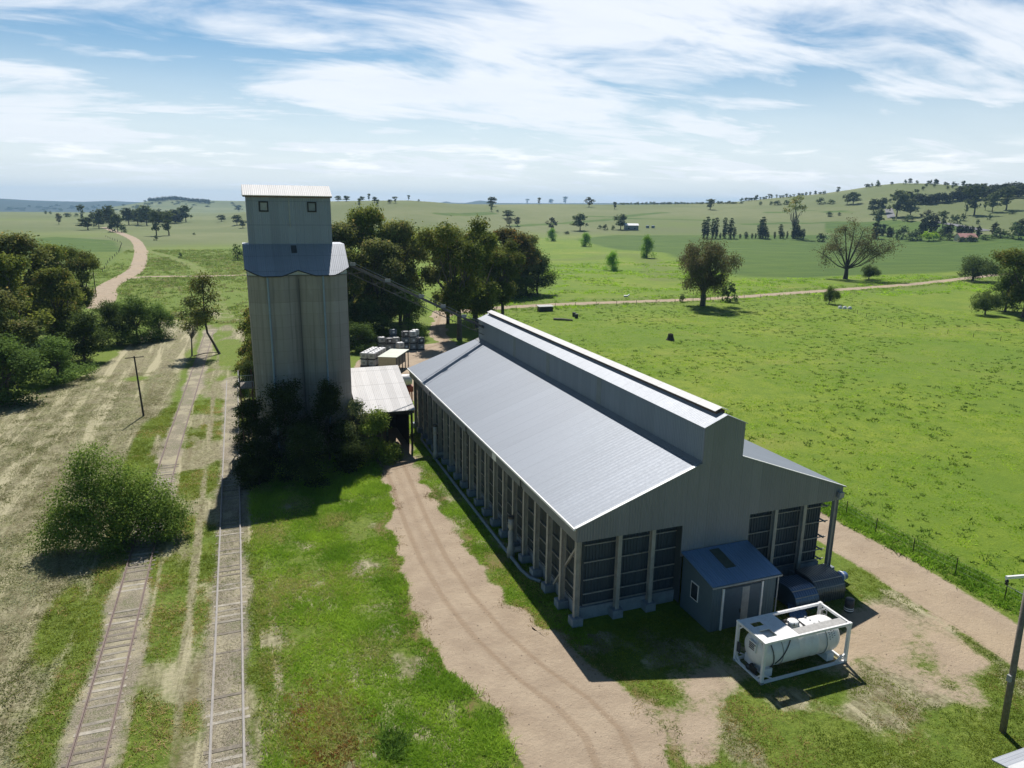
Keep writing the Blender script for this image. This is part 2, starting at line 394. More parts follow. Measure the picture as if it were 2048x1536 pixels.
def npmesh(name, verts, loops, per, m, col=None):
    """fast mesh: verts (n,3), loops flat, per = verts per face"""
    me = bpy.data.meshes.new(name); nf = len(loops)//per
    me.vertices.add(len(verts)); me.vertices.foreach_set('co', np.ascontiguousarray(verts, dtype=np.float32).ravel())
    me.loops.add(len(loops)); me.loops.foreach_set('vertex_index', np.ascontiguousarray(loops, dtype=np.int32))
    me.polygons.add(nf); me.polygons.foreach_set('loop_start', np.arange(nf, dtype=np.int32)*per)
    me.update(calc_edges=True)
    if col is not None:
        a = me.color_attributes.new('Col', 'FLOAT_COLOR', 'POINT')
        c4 = np.ones((len(verts), 4), np.float32); c4[:, :3] = col; a.data.foreach_set('color', c4.ravel())
    me.materials.append(M[m]); return me
def link(name, me, parent=None):
    o = bpy.data.objects.new(name, me); COL.objects.link(o)
    if parent is not None: o.parent = parent
    return o

# ------------------------------------------------------------------ land-cover zones (plan survey, metres)
def pdist(x, y, pts):
    best = np.full(x.shape, 1e9)
    for (ax, ay), (bx, by) in zip(pts[:-1], pts[1:]):
        dx, dy = bx-ax, by-ay; t = np.clip(((x-ax)*dx+(y-ay)*dy)/(dx*dx+dy*dy+1e-9), 0, 1)
        best = np.minimum(best, np.hypot(x-ax-t*dx, y-ay-t*dy))
    return best
def polysd(x, y, poly):
    ins = np.zeros(x.shape, bool)
    for (ax, ay), (bx, by) in zip(poly, poly[1:]+poly[:1]):
        c = ((ay > y) != (by > y)) & (x < (bx-ax)*(y-ay)/((by-ay) if abs(by-ay) > 1e-9 else 1e-9)+ax); ins ^= c
    d = pdist(x, y, poly+poly[:1]); return np.where(ins, d, -d)
def gp(*pts): return [tuple(hit(*p)[0][:2]) for p in pts]
def smooth_line(pts, n=3):
    p = np.array(pts, float)
    for _ in range(n):
        q = np.empty((len(p)*2-2+2, 2)); q[0] = p[0]; q[-1] = p[-1]
        a = p[:-1]*.75+p[1:]*.25; b = p[:-1]*.25+p[1:]*.75
        q[1:-1:2] = a; q[2:-1:2] = b; p = q
    return [tuple(v) for v in p]
DW = np.array([(10,11.4,16.6),(20,11.3,16.9),(24,11.3,17.3),(27,11.3,18.4),(29.5,10.9,18.0),(32.8,9.9,16.7),(37,9.2,15.6),(41.7,9.0,14.9),(47.3,9.2,14.6),(54,10.2,14.5),(58,10.8,14.6),(61,11.1,14.8),(66.5,11.4,15.3),
               (72,11.4,16),(80,11.4,17),(90,11.5,17.6),(97,12,30),(104,14,33),(112,15,35),(120,18,36),(126,24,37.2),(131,34.2,37.4),(139,34.5,38.4),(148,36.8,40.8),(161,41.2,44.6),(172,44,50)])
MIDROAD = smooth_line([(43,163),(48,169),(56,171.5),(69,174),(84,175),(106,174),(129,174),(153,178.5),(188,184),(230,191.5),(278,207),(317,217),(420,250),(600,320)])
FARROAD = smooth_line([(-33,200),(-35,225),(-38.5,245),(-37.5,275),(-36.5,300),(-38.5,331),(-44,390),(-53,470),(-66,560),(-88,665),(-118,790)])
BRANCH = smooth_line([(-37,272),(-30,279.5),(-20,277),(-5,276),(20,280)])
RIGHTTRACK = smooth_line([(41.5,8),(42.0,22),(42.6,28),(43.0,33),(43.4,40),(43.6,60),(43,85),(38,98),(28,105)])
OLDTRACK = smooth_line([(-4,170),(-8,220),(-13,300),(-30,380),(-60,470),(-95,540)])
SEALED = smooth_line(gp((1780,419),(1782,437))) if False else None
TL1 = [(-8.75,5),(-8.36,33),(-8.36,56),(-8.05,84),(-7.2,125),(-6.6,158)]
TL2 = [(-2.25,5),(-2.25,112)]
CROP = gp((1150,478),(1230,470),(1420,471),(1700,468),(2048,470))+[(900,420),(560,260),(420,262)]+gp((1960,541),(1800,549),(1700,551),(1600,556),(1480,553),(1380,528),(1330,505),(1240,500),(1200,492))
CROP2 = gp((1650,446),(1780,440),(1885,447),(1960,462),(1650,466))
HAYE = np.array([(0,-10.2),(20,-10.4),(40,-10.6),(60,-10.6),(84,-10.4),(110,-9.6),(140,-9),(165,-9),(175,-14)])
BANKS = [smooth_line(gp(*q)) for q in (((1030,452),(1100,448),(1180,443),(1260,436),(1340,438),(1420,440)), ((1180,432),(1225,436),(1290,428),(1330,425)), ((1490,449),(1560,446),(1640,446),(1690,445)), ((880,428),(930,430),(985,426)), ((1540,425),(1620,421),(1700,424)))]
CREEK = smooth_line(gp((1120,520),(1190,518),(1260,505),(1300,520),(1330,560)))
def zones(x, y):
    r = np.hypot(x, y); Z = {}
    wob = (fbm(x, y, 6, 3)-.5)
    xl = np.interp(y, DW[:, 0], DW[:, 1]); xr = np.interp(y, DW[:, 0], DW[:, 2])
    sd = np.minimum(np.minimum(x-xl, xr-x), np.minimum(y-5, 172-y))+wob*1.3+(fbm(x, y, 1.6, 4, 3)-.5)*1.9
    dirt = .5+sd/1.6
    dirt = np.maximum(dirt, .5+(2.1-pdist(x, y, RIGHTTRACK)+wob*1.)/1.8)
    dirt = np.maximum(dirt, .5+(2.3-pdist(x, y, MIDROAD)+wob*.8)/1.4)
    far = .5+(2.9-pdist(x, y, FARROAD))/2.; dirt = np.maximum(dirt, far)
    dirt = np.maximum(dirt, .5+(2.0-pdist(x, y, BRANCH))/2.)
    dirt = np.maximum(dirt, .42-np.maximum(pdist(x, y, OLDTRACK)-2.5, 0)*.2)
    # worn apron round the tank container
    ap = polysd(x, y, [(18,30.5),(24,31),(31,32.5),(38,33),(41,30),(40,24),(36,21.5),(33,23.5),(31,25.5),(25,26.5),(21.5,24),(19.5,14),(16,14),(16,30)])
    ap = np.where(ap > 0, np.minimum(ap, 2.)/2., ap/3.)
    dirt = np.maximum(dirt, .26+.25*np.clip(ap, -1, 1)+.75*(fbm(x, y, 3.2, 11, 3)-.5)*(ap > -.6))
    dirt = np.maximum(dirt, .62-np.hypot((x-36.7)/1.6, (y-26.6)/2.6)*.22)
    dirt = np.maximum(dirt, .58-np.hypot((x-21)/2.2, (y-27.3)/1.6)*.25)
    Z['dirt'] = np.clip(dirt, 0, 1)
    cx = (xl+xr)/2; off = np.abs(x-cx-.4*np.sin(y*.07))
    rut = np.exp(-((off-.95)/.28)**2)*(y < 70)*(y > 5)*.85+np.exp(-(off/.5)**2)*.55*((y > 45) & (y < 70))
    rut = np.maximum(rut, np.exp(-((pdist(x, y, RIGHTTRACK)-1.0)/.3)**2)*.3)
    rut = np.maximum(rut, ((y > 125) & (y < 170) & (x > 30) & (x < 52))*np.exp(-(off/.55)**2)*.9)
    Z['rut'] = rut
    Z['brown'] = np.clip(.74-np.abs(sd+.6)/1.9, 0, 1)*((y < 62) & (y > 0))*(.55+.9*(fbm(x, y, 4, 21)-.2))
    Z['brown'] = np.maximum(Z['brown'], np.clip(.6-np.hypot((x-2.4)/2.0, (y-32)/3.2)*.4+(fbm(x, y, 1.6, 29, 3)-.5)*.8, 0, 1)*(np.hypot((x-2.4)/2.0, (y-32)/3.2) < 1.6))
    Z['brown'] = np.clip(np.maximum(Z['brown'], .5*((x > 15) & (x < 17.6) & (y > 30) & (y < 62))*fbm(x, y, 3, 23)*1.5), 0, 1)
    he = np.interp(y, HAYE[:, 0], HAYE[:, 1])
    hay = .5+np.minimum(np.minimum(he-x, 185-y), x+75)/5.+(fbm(x, y, 9, 5)-.5)*1.1
    hay = np.minimum(hay, .5+(x-np.interp(y, [88, 100, 108, 118, 132, 150, 172], [-48, -36, -31, -23.5, -21, -18.5, -17]))/3.5+wob*1.2)
    hay = np.minimum(hay, 1.05-.9*np.clip(.9-np.hypot((x+15.5)/3.5, (y-116)/3.2)*.55, 0, 1))
    hay = np.minimum(hay, 1-.95*np.clip(1.2-np.hypot((x+11.2)/1.3, (y-82)/13.)*.8, 0, 1))
    hay = np.minimum(hay, 1-.8*np.clip(1.2-np.hypot((x+12.)/1.6, (y-47)/7.)*.8, 0, 1))
    mid = (.34+(fbm(x, y*.5, 3.5, 8)-.45)*1.4)*((x > -7.6) & (x < 0) & (y < 190))
    mid = np.maximum(mid, .62*np.exp(-((x+4.6)/.55)**2)*(y < 130)*(.6+.8*fbm(x, y, 8, 9)))
    mid = np.maximum(mid, .55*np.exp(-((x+6.9)/.35)**2)*(y < 150))
    mid = np.maximum(mid, .6*np.exp(-((x-.35)/.45)**2)*(y < 62)*(.5+.9*fbm(x, y, 5, 13)))
    mid = np.maximum(mid, np.clip(.8-np.hypot((x-4.3)/.9, (y-30.5)/3.5)*.5, 0, 1)*.9)
    lawn = (.4+(fbm(x, y, 2.6, 15, 4)-.47)*1.5-.5*np.exp(-(((x-24)/3.)**2+((y-21.5)/3)**2))-.4*np.exp(-(((x-33)/2.5)**2+((y-20)/3)**2)))*((x > 14) & (x < 41) & (y < 35) & (y > 2))
    mid = np.maximum(mid, np.clip(lawn, 0, .8))
    vg = (.36+(fbm(x, y, 2.2, 16, 3)-.45)*1.3)*((x > 13) & (x < 18) & (y > 30) & (y < 85)); mid = np.maximum(mid, vg)
    cw = (.3+(fbm(x, y, 3.4, 18, 4)-.45)*1.5)*((x > -.5) & (x < 9) & (y < 62)); mid = np.maximum(mid, cw)
    Z['hay'] = np.clip(np.maximum(hay, mid), 0, 1)
    d1 = pdist(x, y, TL1); d2 = pdist(x, y, TL2)
    Z['ballast'] = np.clip(np.maximum(.46+(1.15-d1+wob*1.6)/1.6, .46+(1.1-d2+wob*1.6)/1.6), 0, .64)
    weed = np.clip(.5+np.minimum(np.minimum(x+13, 17.5-x), 95-y)/4., 0, 1)
    weed = np.maximum(weed, np.clip(.5+(3-np.abs(pdist(x, y, RIGHTTRACK)-4))/3, 0, 1)*.62)
    weed = np.maximum(weed, np.clip(.5+np.minimum(np.minimum(x-15, 41-x), np.minimum(34-y, y+5))/3, 0, 1)*.8)
    weed = np.maximum(weed, np.clip(.5+np.minimum(np.minimum(40-x, x+80), np.minimum(y-90, 420-y))/40., 0, .55))
    weed = np.maximum(weed, np.clip(.5+(4.5-np.abs(pdist(x, y, MIDROAD)-5))/6, 0, .58)*(x > 50))
    weed = np.maximum(weed, .6*np.clip(1.3-pdist(x, y, CREEK)/14., 0, 1))
    Z['weed'] = np.clip(weed, 0, 1)
    crop = .5+polysd(x, y, CROP)/22.; crop = np.maximum(crop, .5+polysd(x, y, CROP2)/10.)
    crop = np.maximum(crop, (.5+polysd(x, y, [(-75,330),(-48,330),(-55,420),(-75,540),(-120,600),(-150,520)])/12.)*.9)
    for q in BANKS: crop = np.maximum(crop, .85-np.maximum(pdist(x, y, q)-4, 0)*.08)
    Z['crop'] = np.clip(crop, 0, 1)
    z = terrain(x, y)
    hill = sm((r-470)/260); hill = np.maximum(hill*.95, sm(z/9.))
    hill = np.where(np.arctan2(x, y) < .05, sm((r-230)/350)*.9, hill)
    hill = hill+(fbm(x, y, 140, 31)-.5)*1.0*(r > 350)
    Z['hill'] = np.clip(hill, 0, 1)
    Z['forest'] = np.clip(sm((r-4300)/600)+sm((r-2500)/300)*(.25+.6*sm((z-24)/12)+.7*(fbm(x, y, 160, 33)-.5)), 0, 1)
    return Z
def put_zones(me, x, y):
    for k, v in zones(x, y).items():
        a = me.attributes.new(k, 'FLOAT', 'POINT'); a.data.foreach_set('value', np.ascontiguousarray(v, np.float32))

# ground sheet out to the horizon
azs = np.concatenate([np.linspace(R(-42), R(82), 640), np.linspace(R(84.5), R(315.5), 60)])
rs = [0.0]; r_ = 4.
while r_ < 9000:
    rs.append(r_); r_ *= 1.0125 if r_ < 420 else 1.022
rs.append(9000.); rs = np.array(rs)
A, RR = np.meshgrid(azs, rs); X = (RR*np.sin(A)).ravel(); Y = (RR*np.cos(A)).ravel()
Zt = terrain(X, Y)
micro = (fbm(X, Y, 1.1, 41)-.5)*.12*((X < -11) & (Y < 175) & (np.hypot(X, Y) < 200))*sm((-11-X)/3)
na, nr = len(azs), len(rs)
i, j = np.meshgrid(np.arange(nr-1), np.arange(na), indexing='ij'); j2 = (j+1) % na
loops = np.stack([i*na+j, (i+1)*na+j, (i+1)*na+j2, i*na+j2], -1).reshape(-1)
me = npmesh('ground', np.stack([X, Y, Zt+micro], 1), loops[::1], 4, 'land')
put_zones(me, X, Y)
me.polygons.foreach_set('use_smooth', np.ones(len(me.polygons), bool))
me.flip_normals()
go = link('ground', me); tag(go, 'green and mown farmland running out to the hills', 'ground', kind='structure')

def strip(name, line, hw, label, cat, dz=.004, ragged=.35, step=.6, widths=None, xs=9):
    p = np.array(line, float); seg = np.hypot(*np.diff(p, axis=0).T); L = np.concatenate([[0], np.cumsum(seg)])
    t = np.arange(0, L[-1], step); px = np.interp(t, L, p[:, 0]); py = np.interp(t, L, p[:, 1])
    dx = np.gradient(px); dy = np.gradient(py); n = np.hypot(dx, dy); nx, ny = dy/n, -dx/n
    lw = hw+(fbm(t, t*0+3, 2.5, 51)-.5)*2*ragged; rw = hw+(fbm(t, t*0+9, 2.5, 57)-.5)*2*ragged
    u = np.linspace(-1, 1, xs)
    off = np.where(u[None] < 0, u[None]*lw[:, None], u[None]*rw[:, None])
    x = (px[:, None]+nx[:, None]*off).ravel(); y = (py[:, None]+ny[:, None]*off).ravel()
    k = len(t); a, b = np.meshgrid(np.arange(k-1), np.arange(xs-1), indexing='ij')
    lp = np.stack([a*xs+b, a*xs+b+1, (a+1)*xs+b+1, (a+1)*xs+b], -1).reshape(-1)
    me = npmesh(name, np.stack([x, y, terrain(x, y)+dz], 1), lp, 4, 'land'); put_zones(me, x, y); me.flip_normals()
    return tag(link(name, me), label, cat, kind='structure')
# driveway as a sheet between its two surveyed edges
ys = np.arange(5, 172, .4); xl = np.interp(ys, DW[:, 0], DW[:, 1]); xr = np.interp(ys, DW[:, 0], DW[:, 2])
u = np.linspace(0, 1, 26); gx = xl[:, None]+(xr-xl)[:, None]*u; gy = ys[:, None]+0*gx
gx = gx+(fbm(gx, gy, 2, 61)-.5)*.9*(np.abs(u-.5) > .49)
k = len(ys); a, b = np.meshgrid(np.arange(k-1), np.arange(25), indexing='ij')
lp = np.stack([a*26+b, a*26+b+1, (a+1)*26+b+1, (a+1)*26+b], -1).reshape(-1)
me = npmesh('driveway', np.stack([gx.ravel(), gy.ravel(), 0*gx.ravel()+.004], 1), lp, 4, 'land'); put_zones(me, gx.ravel(), gy.ravel())
tag(link('driveway', me), 'pinkish dirt driveway curving along the left side of the long shed', 'driveway', kind='structure')
strip('dirt_track', RIGHTTRACK, 2.0, 'pale dirt track on the right of the long shed', 'track', dz=.008)
strip('dirt_road', MIDROAD, 2.2, 'straight pale dirt road crossing the pasture on the right', 'road', dz=.012, step=1.)
strip('gravel_road', FARROAD, 2.9, 'pinkish gravel road winding away at upper left', 'road', dz=.012, step=1.)
strip('side_road', BRANCH, 1.9, 'narrow gravel side road leaving the winding road', 'road', dz=.016, step=1.)
strip('ballast_bed', TL1, 1.3, 'stony bed under the rusty railway track on the left', 'ballast', dz=.006, step=.8)
strip('ballast_bed', TL2, 1.3, 'stony bed under the railway track beside the silo', 'ballast', dz=.006, step=.8)
def tar(line, hw, label, lift):
    o = strip('sealed_road', line, hw, label, 'road', dz=lift, ragged=0, step=4, xs=3)
    o.data.attributes['dirt'].data.foreach_set('value', [0.]*len(o.data.vertices))
    a = o.data.attributes.new('tar', 'FLOAT', 'POINT'); a.data.foreach_set('value', [1.]*len(o.data.vertices))
tar(gp((1866,443.5),(1900,449),(1940,456),(1979,463)), 3.6, 'grey sealed road running down behind the red roofed house', .4)
tar(gp((1777,418),(1779,424),(1783,437)), 3.6, 'short stretch of grey road showing between dark roadside trees', .4)

# ------------------------------------------------------------------ railway tracks
def track(line, label, y1, seed, often):
    t = thing('railway_track', label, 'railway track', (line[0][0], 0, 0)); ox = line[0][0]
    p = np.array(line); rg = np.random.default_rng(seed)
    yy = np.arange(6, y1, 4.)
    for sgn in (-1, 1):
        mb = MB()
        prof = [(-.065, 0.0), (.065, 0.0), (.065, .02), (.012, .035), (.012, .10), (.036, .112), (.036, .15), (-.036, .15), (-.036, .112), (-.012, .10), (-.012, .035), (-.065, .02)]
        vs = []; fs = []; n = len(prof)
        for i, y in enumerate(yy):
            x = np.interp(y, p[:, 1], p[:, 0])-ox+sgn*.752+(rg.random()-.5)*.02
            vs += [(x+a, y, b+.03) for a, b in prof]
            if i: fs += [((i-1)*n+q, (i-1)*n+(q+1) % n, i*n+(q+1) % n, i*n+q) for q in range(n)]
        mb.add(vs, fs); mb.build('rail', 'rail' if line is TL1 else 'rail_bright', t)
    k = 0; y = 26.
    while y < 76:
        x = np.interp(y, p[:, 1], p[:, 0])-ox
        if rg.random() < often:
            w = .09+rg.random()*.04; a = (rg.random()-.5)*.05; top = .002+rg.random()*.02
            MB().beam((x-1.1+rg.random()*.25, y-a, top-.06), (x+1.1-rg.random()*.25, y+a, top-.06), w*2, .14).build('sleeper', 'sleeper%d' % rg.choice(3, p=[.45, .38, .17]), t); k += 1
        y += .68
    return t
track(TL1, 'rusty disused railway track furthest to the left, partly hidden by the green bush', 158, 3, .8)
track(TL2, 'pale disused railway track running in the silo shadow', 112, 5, .5)

# ------------------------------------------------------------------ long grain shed
XL, XR, YF, YB, ZE, SL = 17.78, 38.35, 35.86, 81.7, 6.75, .3605
MX0, MX1 = 26.4, 29.4; MC = (MX0+MX1)/2
zl = lambda x: ZE+(x-XL)*SL
zr = lambda x: ZE+(XR-x)*SL
shed = thing('grain_shed', 'very long grey corrugated grain storage shed with a raised ridge monitor', 'shed', (0, 0, 0))
# roof slopes
mb = MB().slab([(XL-.12, YF-.06, zl(XL-.12)), (MX0, YF-.06, zl(MX0)), (MX0, YB+.06, zl(MX0)), (XL-.12, YB+.06, zl(XL-.12))], .07); mb.build('roof', 'galv_roof', shed)
mb = MB().slab([(MX1, YF-.06, zr(MX1)), (XR+.12, YF-.06, zr(XR+.12)), (XR+.12, YB+.06, zr(XR+.12)), (MX1, YB+.06, zr(MX1))], .07); mb.build('roof', 'galv_roof', shed)
MB().slab([(XL-.12, YF-.1, zl(XL-.12)+.03), (MX0-.5, YF-.1, zl(MX0-.5)+.03), (MX0-.5, YF+.12, zl(MX0-.5)+.03), (XL-.12, YF+.12, zl(XL-.12)+.03)], .035).build('barge_capping', 'white_paint', shed)
MB().slab([(MX1, YF-.1, zr(MX1)+.03), (XR+.12, YF-.1, zr(XR+.12)+.03), (XR+.12, YF+.12, zr(XR+.12)+.03), (MX1, YF+.12, zr(MX1)+.03)], .035).build('barge_capping', 'white_paint', shed)
MB().slab([(MX0-.45, YF, zl(MX0-.45)+.035), (MX0-.004, YF, zl(MX0)+.06), (MX0-.004, YB, zl(MX0)+.06), (MX0-.45, YB, zl(MX0-.45)+.035)], .03).build('flashing', 'galv_side', shed)
# monitor
ZM, ZMR = 12.23, 12.87
mo = MB().box(MX0, MX0+.05, YF+.06, YB-.06, zl(MX0)-.2, ZM).build('monitor_wall', 'monitor_side', shed)
MB().box(MX1-.05, MX1, YF+.06, YB-.06, zr(MX1)-.2, ZM).build('monitor_wall', 'monitor_side', shed)
for y in (60.6, 69.5, 50.2):
    MB().box(MX0-.012, MX0-.002, y-.4, y+.4, zl(MX0)+.1, ZM-.08).build('light_panel', plain('dull_fibreglass', (.16, .2, .21), .5, .1) if y == 60.6 else bpy.data.materials['dull_fibreglass'], shed)
for yy, nm in ((YF, 'monitor_end'), (YB-.05, 'monitor_end')):
    a = [(MX0-.02, 9.7), (MX1+.02, 9.7), (MX1+.02, ZM), (MC, ZMR-.02), (MX0-.02, ZM)]
    vs = [(x, yy-.02, z) for x, z in a]+[(x, yy+.05, z) for x, z in a]; n = 5
    MB().add(vs, [tuple(range(n)), tuple(range(2*n-1, n-1, -1))]+[(i, (i+1) % n, (i+1) % n+n, i+n) for i in range(n)]).build(nm, 'galv_gable', shed)
for s in (-1, 1):
    e = MC+s*(MC-MX0+.14); ze = ZM-.06
    MB().slab([(MC, YF-.12, ZMR+.02), (e, YF-.12, ze+.02), (e, YB+.1, ze+.02), (MC, YB+.1, ZMR+.02)][::s], .05).build('monitor_roof', 'monitor_roof', shed)
cap = MB()
for s in (-1, 1):
    cap.slab([(MC, YF+.5, ZMR+.34), (MC+s*.52, YF+.5, ZMR+.14), (MC+s*.52, YB-.2, ZMR+.14), (MC, YB-.2, ZMR+.34)][::s], .04)
cp = cap.build('ridge_ventilator', 'white_cap', shed)
MB().box(MC-.3, MC+.3, YF+.6, YB-.3, ZMR-.1, ZMR+.12).build('ventilator_throat', 'rust', cp)
# gable cladding, cut out above the two recessed bays
def gable(yy, full):
    low = 5.73
    a = [(XL+.04, low), (25.3, low), (25.3, 3.55 if full else low), (30.5, 3.55 if full else low), (30.5, low), (XR-.04, low), (XR-.04, zr(XR)-.05), (MX1, zr(MX1)-.05), (MX0, zl(MX0)-.05), (XL+.04, zl(XL)-.05)]
    vs = [(x, yy, z) for x, z in a]+[(x, yy+.06, z) for x, z in a]; n = len(a)
    return MB().add(vs, [tuple(range(n)), tuple(range(2*n-1, n-1, -1))]+[(i, (i+1) % n, (i+1) % n+n, i+n) for i in range(n)]).build('gable_wall', 'galv_gable', shed)
gable(YF+.03, True); gable(YB-.1, False)
B('fascia', 'galv_side', shed, XL+.02, XL+.07, YF+.1, YB-.1, 5.73, 6.66)
B('fascia', 'galv_side', shed, XR-.07, XR-.02, YF+.1, YB-.1, 5.73, 6.66)
# gutter
MB().box(XL-.22, XL-.1, YF-.05, YB+.05, 6.56, 6.7).build('gutter', 'white_paint', shed)
# recessed ribbed walls behind the columns
def ribbed(name, p, q, z0, z1, m, pitch=.22, dep=.06):
    p = Vector(tuple(p)+(0,)); q = Vector(tuple(q)+(0,)); L = (q-p).length; d = (q-p)/L; nrm = Vector((d.y, -d.x, 0)); n = int(L/pitch); pts = []
    for i in range(n):
        b = i*L/n; w = L/n
        for f, o in ((0, 0), (.35, 0), (.45, 1), (.9, 1)): pts.append(p+d*(b+f*w)+nrm*dep*o)
    pts.append(q); k = len(pts)
    vs = [(v.x, v.y, z0) for v in pts]+[(v.x, v.y, z1) for v in pts]
    return MB().add(vs, [(i, i+1, k+i+1, k+i) for i in range(k-1)]).build(name, m, shed)
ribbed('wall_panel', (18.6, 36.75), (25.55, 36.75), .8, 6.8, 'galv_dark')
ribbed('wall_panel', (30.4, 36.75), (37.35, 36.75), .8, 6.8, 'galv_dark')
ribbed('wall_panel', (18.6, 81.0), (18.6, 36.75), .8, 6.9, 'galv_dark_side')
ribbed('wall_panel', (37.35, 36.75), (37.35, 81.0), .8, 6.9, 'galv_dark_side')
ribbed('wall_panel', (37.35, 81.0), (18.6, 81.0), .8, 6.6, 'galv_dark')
B('porch_cheek', 'galv_dark_side', shed, 25.4, 25.46, YF+.1, 36.7, 0.2, 5.7)
B('porch_cheek', 'galv_dark_side', shed, 30.42, 30.48, YF+.1, 36.7, 0.2, 5.7)
# plinth walls and footings
B('plinth', 'plinth', shed, 18.45, 18.75, 36.5, 81.2, -.1, .84)
B('plinth', 'plinth', shed, 37.2, 37.5, 36.5, 81.2, -.1, .84)
B('plinth', 'plinth', shed, 18.75, 25.4, 36.5, 36.8, -.1, .84)
B('plinth', 'plinth', shed, 30.5, 37.2, 36.5, 36.8, -.1, .84)
def column(x, y, axis):
    c = MB(); w, d, t = .13, .17, .03
    if axis == 'x': c.box(x-d, x-d+t, y-w, y+w, .55, 5.95).box(x+d-t, x+d, y-w, y+w, .55, 5.95).box(x-d+t, x+d-t, y-.02, y+.02, .55, 5.95)
    else: c.box(x-w, x+w, y-d, y-d+t, .55, 5.95).box(x-w, x+w, y+d-t, y+d, .55, 5.95).box(x-.02, x+.02, y-d+t, y+d-t, .55, 5.95)
    o = c.build('column', 'steel_cream', shed)
    f = MB().box(x-.36, x+.36, y-.34, y+.34, -.1, .56).build('footing', 'plinth', shed)
CY = [36.14+2.18*i for i in range(21)]
for y in CY:
    column(18.05, y, 'x'); column(38.0, y, 'x')
for x in (20.9, 23.3, 32.85, 35.3): column(x, 36.2, 'y')
for z in (1.0, 1.75, 2.72, 3.93, 5.1):
    B('girt', 'steel_cream', shed, 18.42, 18.5, 36.6, 81, z-.035, z+.035)
    B('girt', 'steel_cream', shed, 37.55, 37.63, 36.4, 81, z-.05, z+.05)
    B('girt', 'steel_cream', shed, 18.7, 25.3, 36.5, 36.58, z-.028, z+.028)
    B('girt', 'steel_cream', shed, 30.6, 37.9, 36.5, 36.58, z-.028, z+.028)
beam('brace', 'steel_cream', shed, (18.2, 36.5, 5.2), (18.2, 39.9, .8), .12)
beam('brace', 'steel_cream', shed, (18.12, 74.1, .9), (18.12, 79.6, 5.4), .12)
for y in (71.2, 58.3, 44.9):
    dp = MB().tube([(17.66, y, 6.6), (17.66, y, 5.9), (17.95, y+.25, 5.5), (17.95, y+.25, .4)], .055, 8).build('downpipe', 'steel_dark', shed)
# aeration fans with inlet stacks, and the duct along the wall foot
for (x, y, h) in ((17.35, 45.9, 3.1), (17.45, 68.4, 3.5)):
    f = MB().lathe([(0, h), (.21, h), (.21, h-.75), (.16, h-.8), (.16, h-1.0), (.2, h-1.05), (.2, .9), (.29, .7), (.29, .0), (0, 0)], (x, y, 0), n=18).build('aeration_fan', 'steel_grey', shed, True)
    MB().lathe([(.0, 0), (.24, 0), (.24, .16), (0, .16)], (x, y, h), n=18).build('fan_cap', 'steel_dark', f)
    MB().tube([(x, y, .5), (x+.5, y, .5), (x+1.2, y, .5)], .2, 12).build('fan_duct', 'steel_grey', f)
MB().tube([(18.0, 41.6, .1), (17.5, 42.3, .1), (17.3, 43.5, .1), (17.3, 50, .1), (17.35, 66, .1), (17.5, 74.8, .1), (17.9, 76, .1)], .13, 8).build('aeration_duct', 'plinth', shed)
B('notice_panel', 'white_paint', shed, XL-.012, XL+.012, 50.6, 51.5, 5.8, 6.5)
fl = MB().box(37.75, 38.15, YF-.28, YF-.05, 6.0, 6.4).box(37.9, 38.0, YF-.1, YF+.02, 6.4, 6.5).build('floodlight', 'steel_grey', shed)

# lean-to store against the front gable
lt = thing('lean_to_store', 'small blue-grey lean-to store built against the gable of the long shed', 'lean-to', (0, 0, 0))
LX0, LX1, LY0, LY1 = 25.48, 30.25, 32.62, 35.82
MB().slab([(LX0-.2, LY0-.22, 3.24), (LX1+.2, LY0-.22, 3.24), (LX1+.2, LY1, 3.92), (LX0-.2, LY1, 3.92)], .06).build('roof', 'lean_roof', lt)
MB().slab([(27.2, 33.7, 3.525), (27.95, 33.7, 3.525), (27.95, 35.55, 3.893), (27.2, 35.55, 3.893)], .03).build('skylight', 'skylight', lt)
sw = [(LY0, 0), (LY1, 0), (LY1, 3.85), (LY0, 3.22)]
for x, nm in ((LX0, 'side_wall'), (LX1-.06, 'side_wall')):
    MB().add([(x, y, z) for y, z in sw]+[(x+.06, y, z) for y, z in sw], [(0,1,2,3),(7,6,5,4),(0,4,5,1),(1,5,6,2),(2,6,7,3),(3,7,4,0)]).build(nm, 'lean_wall', lt)
B('front_wall', 'lean_wall', lt, LX0+.06, LX1-.06, LY0, LY0+.06, 0, 3.2)
d = B('door', plain('blue_grey_door', (.07, .11, .15), .5, .1), lt, 26.35, 29.1, LY0-.05, LY0-.005, .08, 2.78)
B('door_panel', 'steel_grey', d, 27.68, 28.22, LY0-.065, LY0-.052, .1, 2.72)
for x in (26.27, 29.18): B('door_post', 'white_paint', lt, x-.06, x+.06, LY0-.09, LY0-.002, 0, 2.86)
MB().box(LX0-.2, LX1+.2, LY0-.31, LY0-.225, 3.1, 3.2).build('gutter', 'steel_grey', lt)
MB().tube([(LX1+.1, LY0-.2, 3.1), (LX1+.1, LY0-.08, 2.9), (LX1+.1, LY0-.08, .1)], .045, 8).build('downpipe', 'steel_grey', lt)
MB().box(27.58, 27.64, LY0-.11, LY0-.052, 1.0, 1.25).build('handle', 'steel_dark', d)
B('door_track', 'steel_dark', lt, 26.2, 29.3, LY0-.1, LY0-.06, 2.88, 2.95)
w = B('window', 'white_paint', lt, LX0-.05, LX0-.004, 33.95, 34.75, 1.3, 2.45)
B('pane', 'glass', w, LX0-.062, LX0-.052, 34.02, 34.68, 1.37, 2.38)

